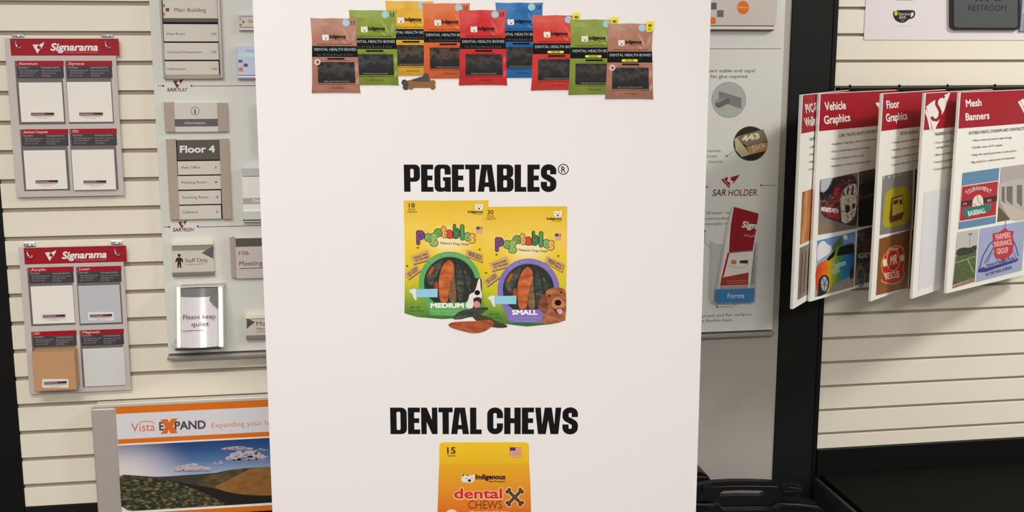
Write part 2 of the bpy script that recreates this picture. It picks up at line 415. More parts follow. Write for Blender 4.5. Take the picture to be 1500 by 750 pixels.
# ------------------------------------------------------------------ foreground banner
def build_banner():
    dist = 2.20
    O = CAM + FWH * dist; O.z = 0
    s = Sheet('retractable_banner', O, -YAW, 'tall white pull-up banner with printed pet treat bags in front of the wall', 'banner')
    a0 = s.ab(384.5, 375)[0]; a1 = s.ab(1030.5, 375)[0]
    am = (a0 + a1) / 2
    fabric = M((232, 227, 225), .55, .008, 8)
    box_obj('banner_sheet', a0, a1, 0, .0006, .085, 2.02, fabric, 0, s.e)
    bm = bmesh.new(); bm_box(bm, a0 - .01, a1 + .01, -.045, .055, .012, .085, .012)
    bm_obj('base', bm, ALU, s.e)
    for q in (-.3, .3): box_obj('foot', am + q - .02, am + q + .02, -.14, .15, .0, .012, ALU, .003, s.e)
    bm = bmesh.new(); bm_tube(bm, [(am, .03, .08), (am, .03, 2.03)], .011); bm_obj('pole', bm, ALU, s.e, True)
    bm = bmesh.new(); bm_box(bm, a0, a1, -.006, .012, 2.015, 2.045, .003); bm_obj('top_rail', bm, ALU, s.e)
    ink = M((17, 14, 15), .7, .03, 60, 0, .15)
    s.text('heading_lettering', [('PEGETABLES', 592, 281, 815, 40, {'imp': 1})], ink, 1, label='bold black word PEGETABLES')
    s.text('registered_mark', [('R', 822, 252.5, 828.5, 8.5, {'bold': .02})], ink, 1)
    s.poly('registered_ring', [arc(825.2, 248, 8, 8, 0, 346, 26), arc(825.2, 248, 6.6, 6.6, 0, 346, 26)], ink, 1)
    s.text('heading_lettering', [('DENTAL CHEWS', 572, 636, 846.5, 39, {'imp': 1})], ink, 1, label='bold black words DENTAL CHEWS')

    # -------- dental health bone bags
    cyan = M((172, 192, 196), .5, .03)
    def bag(x0, y0, quad, col, base, nm, mini=False, num='13', lam='For All Dog Breeds & Sizes', brown=False, dk=None):
        s.zoom(x0, y0, 4.837)
        TL, TR, BR, BL = quad
        def uv(u, v):
            return ((TL[0] * (1 - u) + TR[0] * u) * (1 - v) + (BL[0] * (1 - u) + BR[0] * u) * v,
                    (TL[1] * (1 - u) + TR[1] * u) * (1 - v) + (BL[1] * (1 - u) + BR[1] * u) * v)
        L = base
        # soft printed ground shadow
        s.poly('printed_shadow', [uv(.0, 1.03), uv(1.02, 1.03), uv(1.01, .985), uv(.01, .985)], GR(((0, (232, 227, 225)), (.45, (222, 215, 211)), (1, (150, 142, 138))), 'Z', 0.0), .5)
        out = [uv(0, 0), uv(.25, .006), uv(.5, .0), uv(.75, .006), uv(1, 0), uv(.985, .05), uv(.965, .3), uv(.985, .6), uv(.99, .85), uv(1, 1), uv(.7, .992), uv(.3, .994), uv(0, 1), uv(.015, .85), uv(.02, .6), uv(.03, .3), uv(.012, .05)]
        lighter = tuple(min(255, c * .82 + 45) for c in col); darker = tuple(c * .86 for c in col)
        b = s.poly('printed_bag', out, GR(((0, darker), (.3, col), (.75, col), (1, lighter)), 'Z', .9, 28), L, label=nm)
        s.poly('leaf_print', [uv(.06, .075), uv(.15, .035), uv(.3, .045), uv(.46, .085), uv(.3, .105), uv(.14, .105)], M(lighter, .5, .1, 200), L + .3, b)
        s.polys('foliage_print', [[uv(.64, .12), uv(.74, .17), uv(.82, .27), uv(.83, .33), uv(.74, .26)], [uv(.95, .14), uv(.88, .2), uv(.85, .3), uv(.9, .31), uv(.95, .22)], [uv(.62, .27), uv(.72, .29), uv(.78, .34), uv(.7, .335)],
                 [uv(.97, .6), uv(.9, .66), uv(.94, .72), uv(.98, .7)], [uv(.98, .78), uv(.91, .84), uv(.94, .9), uv(.98, .86)]], M(lighter, .5, .1, 200), L + .3, b)
        s.poly('label_band', [uv(.03, .372), uv(.97, .372), uv(.98, .518), uv(.022, .518)], INK, L + .4, b)
        s.poly('flavour_plate', [uv(.34, .53), uv(.70, .53), uv(.70, .555), uv(.34, .555)], INK, L + .4, b)
        s.poly('window', [uv(.135, .585), uv(.9, .585), uv(.91, .865), uv(.14, .865)], GR(((0, (22, 20, 20)), (.4, (34, 31, 31)), (.7, dk or (64, 58, 57)), (1, (28, 26, 26))), 'Z', 1.6, 70), L + .4, b)
        bl = [('DENTAL HEALTH BONES', *uv(.075, .435), uv(.945, .435)[0], 16 * 1.12)]
        if not mini: bl.append((lam, *uv(.13, .50), uv(.88, .50)[0], 13))
        s.text('title_lettering', bl[:1], cyan, L + .6, b)
        if not mini: s.text('subtitle_lettering', bl[1:], M((84, 80, 78)), L + .6, b)
        s.text('flavour_lettering', [('BEEF AND APPLE FLAVOR' if brown else 'SMOKED BACON FLAVOR', *uv(.26, .853), uv(.78, .853)[0], 9)], M((140, 136, 130)), L + .6, b)
        s.text('small_lettering', [('THE PERFECT BLEND OF TEXTURE & SHAPE', *uv(.13, .358), uv(.88, .358)[0], 8, {'bold': .015}),
                ('MADE FROM ALL NATURAL RAWHIDE FREE INGREDIENTS', *uv(.14, .888), uv(.9, .888)[0], 7, {'bold': .015}),
                ('NET WT. 8 OZ (226 G)', *uv(.42, .938), uv(.67, .938)[0], 8, {'bold': .02}),
                ('HELPS CLEAN TEETH & FRESHEN BREATH', *uv(.27, .575), uv(.78, .575)[0], 6, {'bold': .01})], INK, L + .5, b)
        s.text('maker_lettering', [('Indigenous', *uv(.40, .268), uv(.745, .268)[0], 26, {'bold': .05}), ('Pet Products', *uv(.57, .294), uv(.745, .294)[0], 8, {'bold': .02})], INK, L + .5, b)
        s.polys('dog_logo', [[uv(.255, .30), uv(.245, .25), uv(.255, .215), uv(.29, .225), uv(.345, .222), uv(.375, .215), uv(.385, .25), uv(.38, .30), uv(.345, .29), uv(.33, .305), uv(.31, .29)]], M((226, 222, 214)), L + .5, b)
        s.polys('dog_logo_marks', [[uv(.31, .265), uv(.335, .265), uv(.335, .285), uv(.31, .285)], [uv(.285, .245), uv(.297, .245), uv(.297, .255), uv(.285, .255)], [uv(.35, .245), uv(.36, .245), uv(.36, .255), uv(.35, .255)]], INK, L + .7, b)
        c = uv(.755, .06); s.ell('seal', c[0], c[1], 25, 25, M((156, 200, 205), .5, .08, 300), L + .5, b)
        s.text('seal_mark', [('i', c[0] - 3, c[1] + 11, c[0] + 3, 20)], cyan, L + .7, b)
        if mini:
            t = [uv(.845, -.03), uv(1.0, -.03), uv(1.0, .10), uv(.88, .115), uv(.845, .1)]
            s.poly('count_tag', t, M((232, 218, 40), .5, .03), L + .5, b)
            s.text('count_lettering', [('40', *uv(.875, .045), uv(.965, .045)[0], 18, {'bold': .04}), ('DOG', *uv(.885, .07), uv(.955, .07)[0], 8, {'bold': .02}), ('BONES', *uv(.88, .092), uv(.96, .092)[0], 7, {'bold': .02})], INK, L + .8, b)
            q0 = uv(.33, .475); q1 = uv(.67, .505)
            s.poly('size_pill', rrect(q0[0], q0[1], q1[0], q1[1], 7.9, 4), M((226, 224, 60), .5, .03), L + .6, b)
            s.text('size_lettering', [('MINI SIZE', *uv(.41, .5), uv(.59, .5)[0], 11, {'bold': .03})], INK, L + .8, b)
        else:
            s.text('count_lettering', [(num, *uv(.865, .072), uv(.945, .072)[0], 20, {'bold': .03}), ('BONES', *uv(.86, .09), uv(.95, .09)[0], 6, {'bold': .02})], M((60, 30, 26)) if brown else INK, L + .5, b)
        if brown:
            c = uv(.135, .585)
            s.poly('round_emblem', [arc(c[0], c[1], 21, 21, 0, 342, 19), arc(c[0], c[1], 13, 13, 0, 342, 19)], M((222, 212, 204)), L + .6, b)
        return b
    Z1 = (440, 0); Z2 = (700, 0)
    BR_, GN, YL, OR, RD, BL_ = (164, 112, 92), (122, 140, 42), (214, 160, 36), (204, 92, 38), (196, 36, 36), (20, 96, 158)
    lam = 'For All Dog Breeds & Sizes'
    bag(*Z2, ((122, 18), (463, 18), (475, 555), (135, 555)), BL_, 2, 'blue printed treat bag, behind the red bags')
    bag(*Z1, ((600, 5), (943, 8), (950, 540), (612, 540)), YL, 2, 'yellow printed treat bag', dk=(84, 66, 50))
    bag(*Z1, ((862, 22), (1203, 22), (1222, 560), (872, 560)), OR, 4, 'orange printed treat bag', dk=(84, 62, 50))
    bag(*Z1, ((342, 70), (683, 72), (697, 605), (352, 605)), GN, 4, 'green printed treat bag, second from left', dk=(56, 62, 64))
    bag(*Z1, ((1122, 70), (1462, 70), (1465, 605), (1122, 605)), RD, 6, 'red printed treat bag in the middle of the row')
    bag(*Z1, ((68, 127), (403, 130), (425, 660), (80, 660)), BR_, 6, 'brown printed treat bag at the left end', brown=True)
    bag(*Z2, ((385, 107), (725, 107), (720, 640), (375, 642)), (202, 50, 38), 6, 'red printed treat bag with yellow count tag', True)
    bag(*Z2, ((652, 137), (995, 137), (985, 672), (640, 672)), (124, 140, 46), 8, 'green printed treat bag with yellow count tag', True)
    bag(*Z2, ((917, 165), (1245, 165), (1242, 703), (900, 702)), (168, 114, 92), 10, 'brown printed treat bag with yellow count tag', True, brown=True)
    # bones in front of the yellow bag
    s.zoom(440, 0, 4.837)
    def bone(pts_c, wd, knob, mat, lay, nm):
        (x0, y0), (x1, y1) = pts_c
        dx, dy = x1 - x0, y1 - y0; q = math.hypot(dx, dy); ux, uy = dx / q, dy / q; nx, ny = -uy, ux
        P = [stroke([(x0, y0), (x1, y1)], wd)]
        for (cx, cy, sg) in ((x0, y0, -1), (x1, y1, 1)):
            for e in (-1, 1): P.append(arc(cx + nx * e * knob * .75, cy + ny * e * knob * .75, knob, knob, 0, 330, 11))
        return s.polys(nm, P, mat, lay)
    bone(((742, 600), (895, 555)), 44, 22, M((66, 66, 60), .5, .1, 200), 11, 'printed_bone')
    bone(((782, 600), (938, 600)), 42, 20, M((134, 94, 46), .5, .12, 200), 12, 'printed_bone')

    # -------- two vegetable chew pouches
    def pouch(dx, dy, outline, L, ringc, nm, word, cnt, sgn):
        s.zoom(570, 220, 2.679)
        T = lambda pts: [(x + dx, y + dy) for x, y in pts]
        b = s.poly('printed_pouch', outline, GR(((0, (52, 104, 52)), (.12, (104, 148, 50)), (.3, (196, 190, 40)), (.55, (232, 196, 40)), (.75, (236, 200, 84)), (1, (224, 184, 36))), 'Z', .18, 14), L, label=nm)
        for q in range(6):
            u = q / 5; gx = 118 - 72 * u; gy = 74 - 44 * u
            s.ell('glow_print', 236 + dx, 352 + dy, gx, gy, M((233 + 7 * u, 198 + 24 * u, 60 + 110 * u), .55, .02, 60), L + .12 + .06 * q, b)
        brown = M((70, 44, 26), .5, .05)
        s.text('count_lettering', [(cnt, 77 + dx, 225 + dy, 101 + dx, 17, {'bold': .02}), ('DOG', 76 + dx, 236 + dy, 102 + dx, 8, {'bold': .01}), ('TREATS', 70 + dx, 246.5 + dy, 110 + dx, 8, {'bold': .01})], brown, L + .5, b)
        s.poly('dog_logo', T([(338, 232), (337, 210), (346, 213), (360, 213), (368, 208), (369, 232), (352, 237)]), M((228, 224, 216)), L + .5, b)
        s.polys('dog_logo_marks', [T([(349, 226), (357, 226), (356, 233), (351, 233)]), T([(345, 219), (348, 219), (348, 222), (345, 222)]), T([(358, 219), (361, 219), (361, 222), (358, 222)])], INK, L + .7, b)
        s.text('maker_lettering', [('Indigenous', 309 + dx, 246 + dy, 368 + dx, 9.5, {'bold': .04}), ('Pet Products', 336 + dx, 253 + dy, 367 + dx, 4, {'bold': .02})], INK, L + .6, b)
        f = s.polys('flag_print', [T([(342, 300), (367, 300), (367, 326), (342, 326)])], M((206, 120, 100)), L + .5, b)
        s.rects('flag_canton', [(342 + dx, 300 + dy, 355 + dx, 311 + dy)], M((62, 60, 110)), L + .7, b)
        s.rects('flag_stripes', [(342 + dx, y + dy, 367 + dx, y + 2.2 + dy) for y in (312.5, 317, 321.5)], M((226, 196, 170)), L + .65, b)
        # bubble lettering
        k = 2.679 / 6.815
        def zz(x, y): return (15 + x / 6.815) * 2.679 + dx, (65 + y / 6.815) * 2.679 + dy
        for ch, x0, x1, y0, y1, c in (('P', 176, 250, 364, 498, (116, 66, 130)), ('e', 256, 324, 392, 468, (126, 168, 90)), ('g', 308, 382, 388, 514, (150, 182, 92)), ('e', 352, 424, 344, 418, (108, 160, 84)), ('t', 418, 468, 312, 430, (234, 166, 72)),
                                 ('a', 474, 536, 356, 434, (206, 74, 54)), ('b', 542, 602, 300, 436, (70, 118, 74)), ('l', 612, 644, 304, 452, (92, 146, 84)), ('e', 648, 710, 382, 460, (126, 176, 100)), ('s', 694, 756, 392, 484, (234, 180, 86))):
            p0 = zz(x0, y1); p1 = zz(x1, y1)
            s.text('bubble_letter_edge', [(ch, p0[0] - 3, p0[1] + 3, p1[0] + 3, (y1 - y0) * k + 6, {'bold': .10, 'box': 1})], M(tuple(v * .45 for v in c)), L + .6, b)
            s.text('bubble_letter', [(ch, p0[0], p0[1], p1[0], (y1 - y0) * k, {'bold': .065, 'box': 1})], M(c, .5, .08, 250), L + .8, b)
        s.text('slogan_lettering', [("Nature's Dog Chew", 200 + dx, 368 + dy, 313 + dx, 9, {'bold': .02, 'y1': 374 + dy})], brown, L + .6, b)
        # wooden signs
        wood = M((206, 164, 110), .55, .06, 120); wedge = M((120, 72, 36))
        def plank(q, words, lay):
            q = T(q)
            s.poly('sign_edge', [(x + 2, y + 4) for x, y in q], wedge, lay, b)
            s.poly('sign_print', q, wood, lay + .15, b)
            A, B_, C_, D_ = q
            its = []
            for i, wd in enumerate(words):
                v = .48 + .32 * i
                p0 = (A[0] + (D_[0] - A[0]) * v + (B_[0] - A[0]) * .14, A[1] + (D_[1] - A[1]) * v + (B_[1] - A[1]) * .14)
                p1 = (B_[0] + (C_[0] - B_[0]) * v - (B_[0] - A[0]) * .1, B_[1] + (C_[1] - B_[1]) * v - (B_[1] - A[1]) * .1)
                its.append((wd, *p0, p1[0], 8.2, {'bold': .03, 'y1': p1[1]}))
            s.text('sign_lettering', its, brown, lay + .3, b)
        plank([(82, 416), (152, 388), (167, 428), (95, 448)], ('GRAIN-FREE', 'GLUTEN-FREE'), L + .5)
        plank([(60, 485), (108, 447), (125, 472), (76, 508)], ('NO CORN', 'NO WHEAT'), L + .5)
        plank([(305, 388), (367, 408), (366, 440), (298, 414)] if sgn < 0 else [(310, 387), (378, 418), (370, 452), (300, 412)], ('MADE WITH', 'VEGETABLES'), L + .5)
        s.polys('nail_print', [T(arc(x, y, 5, 4, 0, 330, 8)) for x, y in ((113, 383), (71, 455), (355, 390 if sgn < 0 else 388))], wedge, L + .5, b)
        # ring with window
        cx, cy = 238 + dx, 520 + dy
        R = M(ringc, .5, .05, 80); dkr = M(tuple(v * .72 for v in ringc))
        s.poly('window_ring', [(cx + 122 * math.cos(math.radians(a)), cy - 122 * math.sin(math.radians(a))) for a in range(-32, 213, 7)] + [(cx - 88, cy + 95), (cx - 75, cy + 128), (cx + 92, cy + 132), (cx + 98, cy + 80)], R, L + .7, b)
        wn = s.poly('window', [(cx + 101 * math.cos(math.radians(a)), cy - 101 * math.sin(math.radians(a))) for a in range(-38, 219, 6)] + [(cx - 60, cy + 78), (cx + 60, cy + 78)], M((44, 46, 42), .4, .35, 140), L + .9, b)
        o_ = speckle(((.3, (150, 62, 20)), (.5, (190, 92, 34)), (.7, (208, 118, 50))), 45); br = speckle(((.3, (76, 54, 28)), (.5, (120, 84, 42)), (.7, (150, 110, 60))), 60); gd = speckle(((.3, (38, 38, 28)), (.5, (66, 64, 48)), (.7, (104, 98, 74))), 60)
        s.poly('chew_print', T([(142, 500), (158, 470), (190, 440), (212, 430), (200, 468), (176, 510), (168, 540)]), gd, L + 1.0, b)
        s.poly('chew_print', T([(152, 482), (170, 452), (178, 462), (160, 496)]), M((168, 84, 44), .5, .1), L + 1.1, b)
        s.poly('chew_print', T([(233, 430), (252, 447), (259, 520), (266, 597), (236, 597), (230, 500)]), br, L + 1.1, b)
        s.poly('chew_print', T([(198, 597), (194, 520), (200, 478), (214, 446), (236, 428), (254, 446), (256, 488), (244, 500), (234, 560), (231, 597)]), o_, L + 1.2, b)
        s.poly('chew_print', T([(176, 520), (192, 512), (194, 560), (178, 548)]), M((150, 70, 34), .5, .1), L + 1.1, b)
        for q in ([(266, 440), (286, 470), (296, 540), (284, 597), (272, 597), (262, 500)], [(290, 460), (318, 500), (330, 540), (318, 560), (302, 520)]):
            s.poly('chew_print', T(q), speckle(((.3, (26, 30, 28)), (.5, (50, 54, 48)), (.7, (92, 96, 86))), 60), L + 1.05, b)
        s.text('size_lettering', [(word, 163 + dx + (10 if sgn > 0 else 0), 618 + dy, 293 + dx - (19 if sgn > 0 else 0), 17, {'bold': .05})], M((240, 238, 226)), L + 1.1, b)
        s.text('small_lettering', [('DENTAL CHEWS FOR DOGS', 165 + dx, 634 + dy, 290 + dx, 6), ('20 - 45 LBS', 185 + dx, 645 + dy, 270 + dx, 6)], M(tuple(min(255, v * 1.1 + 20) for v in ringc)), L + 1.1, b)
        s.text('weight_lettering', [('NET WT', 83 + dx, 622 + dy, 124 + dx, 9, {'bold': .01}), ('14 oz (397 g)', 80 + dx, 634 + dy, 134 + dx, 8, {'bold': .01})], M((44, 62, 34)), L + .8, b)
        pts = [(cx + 111 * math.cos(math.radians(a)), cy - 111 * math.sin(math.radians(a))) for a in (128, 52)]
        its = []
        txt = 'PLAQUE REDUCTION SYSTEM'
        for i, ch in enumerate(txt):
            if ch == ' ': continue
            a = math.radians(132 - 84 * i / (len(txt) - 1)); a2 = a - .052
            r_ = 107
            its.append((ch, cx + r_ * math.cos(a), cy - r_ * math.sin(a), cx + r_ * math.cos(a2), 7.5, {'y1': cy - r_ * math.sin(a2), 'ref': 'E' if ch == 'I' else ch}))
        s.text('ring_lettering', its, M(tuple(min(255, v * .9 + 50) for v in ringc)), L + 1.0, b, None, True)
        # toothbrush
        s.poly('brush_handle_print', T([(106, 546), (190, 544), (190, 577), (106, 577)]), M((146, 200, 222), .5, .06, 120), L + 1.3, b)
        s.poly('brush_head_print', T([(80, 548), (92, 544), (108, 543), (108, 578), (106, 592), (96, 580), (90, 562), (78, 556)]), M((222, 222, 222), .5, .05, 120), L + 1.3, b)
        return b
    pm = pouch(0, 0, [(57, 197), (220, 198), (390, 196), (388, 420), (388, 640), (330, 655), (210, 663), (110, 655), (60, 640), (62, 420)], 1.5, (96, 164, 92), 'yellow printed pouch with green ring and black and white dog', 'MEDIUM', '18', -1)
    ps = pouch(309, 27, [(370, 222), (530, 221), (699, 220), (697, 450), (692, 668), (640, 682), (540, 692), (440, 680), (372, 652), (368, 450)], 4, (128, 112, 178), 'yellow printed pouch with purple ring and brown dog', 'SMALL', '30', 1)
    # dogs on the pouches
    s.zoom(585, 380, 6.815)
    blk = M((40, 38, 40), .5, .2, 160); wht = M((228, 220, 214), .5, .05, 100); L = 2.9
    s.poly('dog_head_print', [(700, 240), (725, 190), (780, 185), (822, 190), (826, 300), (800, 400), (790, 490), (700, 495), (660, 460), (690, 380), (715, 330)], blk, L, pm)
    s.poly('dog_muzzle_print', [(790, 190), (808, 192), (812, 300), (824, 345), (822, 400), (770, 380), (735, 395), (740, 420), (735, 490), (690, 497), (655, 462), (690, 400), (700, 345), (745, 330), (765, 290)], wht, L + .15, pm)
    s.ell('dog_nose_print', 778, 332, 28, 26, INK, L + .3, pm)
    s.poly('dog_mouth_print', [(735, 390), (780, 372), (822, 385), (820, 440), (790, 460), (745, 420)], M((60, 36, 36)), L + .3, pm)
    s.poly('dog_tongue_print', [(740, 425), (780, 412), (808, 440), (800, 478), (770, 488), (735, 465)], M((216, 138, 140), .5, .05), L + .45, pm)
    s.ell('dog_eye_print', 720, 270, 9, 7, M((20, 16, 14)), L + .3, pm)
    s.zoom(705, 380, 6.815); L = 5.6
    tan = speckle(((.3, (122, 62, 30)), (.5, (160, 88, 46)), (.7, (190, 120, 72))), 50); tand = speckle(((.3, (88, 42, 22)), (.5, (124, 62, 32)), (.7, (150, 84, 46))), 50)
    s.poly('dog_head_print', [(635, 330), (680, 290), (760, 275), (830, 290), (848, 340), (850, 470), (842, 600), (760, 640), (600, 640), (612, 560), (660, 540), (665, 430)], tan, L, ps)
    s.poly('dog_ear_print', [(640, 330), (600, 370), (572, 440), (576, 500), (620, 540), (655, 545), (672, 500), (660, 420)], tand, L + .15, ps)
    s.poly('dog_muzzle_print', [(700, 430), (740, 380), (790, 385), (830, 430), (828, 480), (770, 500), (710, 480)], M((196, 126, 76), .5, .08, 140), L + .15, ps)
    s.ell('dog_nose_print', 766, 432, 34, 30, INK, L + .3, ps)
    s.polys('dog_eye_print', [arc(680, 364, 13, 11, 0, 330, 11), arc(796, 330, 12, 10, 0, 330, 11)], M((26, 18, 14)), L + .3, ps)
    s.poly('dog_mouth_print', [(695, 470), (720, 500), (760, 550), (810, 545), (825, 490), (770, 480), (735, 500)], M((62, 32, 28)), L + .3, ps)
    s.poly('dog_tongue_print', [(745, 495), (800, 490), (818, 520), (800, 548), (770, 545)], M((214, 160, 160)), L + .45, ps)
    # loose chews in front
    s.zoom(570, 220, 2.679)
    dg = speckle(((.3, (30, 36, 30)), (.5, (50, 56, 48)), (.7, (80, 86, 74))), 60)
    s.poly('printed_chew', [(246, 664), (262, 642), (290, 626), (340, 618), (388, 616), (390, 624), (360, 640), (310, 656), (280, 664)], dg, 8, label='dark green printed chew stick')
    s.poly('printed_chew', [(318, 642), (350, 640), (388, 654), (420, 672), (465, 686), (462, 696), (430, 698), (380, 690), (340, 670)], M((70, 56, 44), .5, .2, 140), 7.6)
    s.poly('printed_chew', [(230, 684), (250, 674), (290, 672), (350, 670), (390, 664), (414, 674), (408, 690), (370, 714), (330, 720), (280, 708), (240, 696)], speckle(((.3, (120, 48, 24)), (.5, (164, 72, 38)), (.7, (190, 98, 56))), 50), 8.6, label='orange brown printed chew stick')

    # -------- dental chews pouch
    s.zoom(635, 645, 7.14)
    p = s.poly('printed_pouch', [(60, 60), (68, 34), (92, 20), (970, 20), (992, 32), (1000, 60), (1000, 240), (1012, 420), (1022, 760), (1028, 1500), (36, 1500), (42, 760), (52, 420), (60, 240)],
               GR(((0, (190, 60, 20)), (.42, (204, 80, 26)), (.55, (218, 116, 32)), (.7, (222, 146, 34)), (.84, (224, 166, 34)), (.86, (228, 180, 30)), (1, (234, 192, 36))), 'Z', .03, 30), 1, label='orange and yellow printed pouch at the bottom edge')
    brown = M((84, 44, 22))
    s.text('count_lettering', [('15', 142, 138, 232, 64, {'bold': .03}), ('TREATS', 142, 170, 230, 15, {'bold': .03})], brown, 2, p)
    s.rect('flag_print', 795, 72, 920, 178, M((206, 122, 100)), 2, p)
    s.rect('flag_canton', 800, 74, 858, 108, M((58, 56, 104)), 3, p)
    s.rects('flag_stripes', [(858, 82, 920, 88), (858, 97, 920, 103), (800, 112, 920, 118), (800, 128, 920, 134), (800, 146, 920, 152)], M((226, 190, 160)), 2.5, p)
    s.text('flag_lettering', [('MADE IN USA', 800, 172, 916, 11, {'bold': .02})], M((240, 232, 220)), 3, p)
    s.poly('dog_logo', [(288, 430), (300, 355), (345, 372), (400, 368), (432, 350), (432, 400), (420, 436), (375, 446), (330, 440)], M((222, 216, 206), .5, .1, 300), 2, p)
    s.polys('dog_logo_marks', [arc(376, 420, 16, 15, 0, 330, 11), [(345, 360), (365, 362), (362, 378)], [(300, 360), (325, 356), (310, 380)], arc(350, 398, 5, 5, 0, 315, 7), arc(402, 396, 5, 5, 0, 315, 7)], INK, 3, p)
    s.text('maker_lettering', [('Indigenous', 440, 406, 752, 50, {'bold': .045}), ('Pet Products', 582, 438, 752, 16, {'bold': .03})], INK, 2, p)
    s.text('product_lettering_edge', [('dental', 206, 611, 728, 106, {'bold': .075})], M((240, 200, 150)), 2, p)
    s.text('product_lettering', [('dental', 214, 606, 720, 100, {'bold': .032})], M((206, 42, 46)), 3, p, label='red word dental')
    s.text('product_lettering', [('CHEWS', 364, 716, 718, 84, {'bold': .0})], M((118, 56, 26)), 3, p, label='brown word CHEWS')
    def xb(g):
        P = []
        for (x0, y0), (x1, y1) in (((785, 530), (915, 660)), ((915, 530), (785, 660))):
            P.append(stroke([(x0, y0), (x1, y1)], 34 + g))
            for (cx_, cy_, ex_, ey_) in ((x0, y0, 1 if x1 > x0 else -1, 1), (x1, y1, 1 if x1 > x0 else -1, 1)):
                P.append(arc(cx_ + 14 * (1 if cx_ > 850 else -1), cy_ - 8 * (1 if cy_ > 600 else -1) * -1 * -1, 20 + g / 2, 20 + g / 2, 0, 330, 11))
                P.append(arc(cx_ - 8 * (1 if cx_ > 850 else -1), cy_ + 14 * (1 if cy_ > 600 else -1), 20 + g / 2, 20 + g / 2, 0, 330, 11))
        return P
    s.polys('bone_print_edge', xb(16), M((236, 200, 150)), 2, p)
    s.polys('bone_print', xb(0), M((84, 62, 44), .5, .15, 150), 3, p)
    s.ell('round_print', 190, 770, 60, 48, M((240, 214, 160)), 2, p)
    s.text('script_lettering', [('with natural breath freshener', 365, 768, 800, 34, {'bold': .02})], M((240, 200, 160)), 2, p)
build_banner()

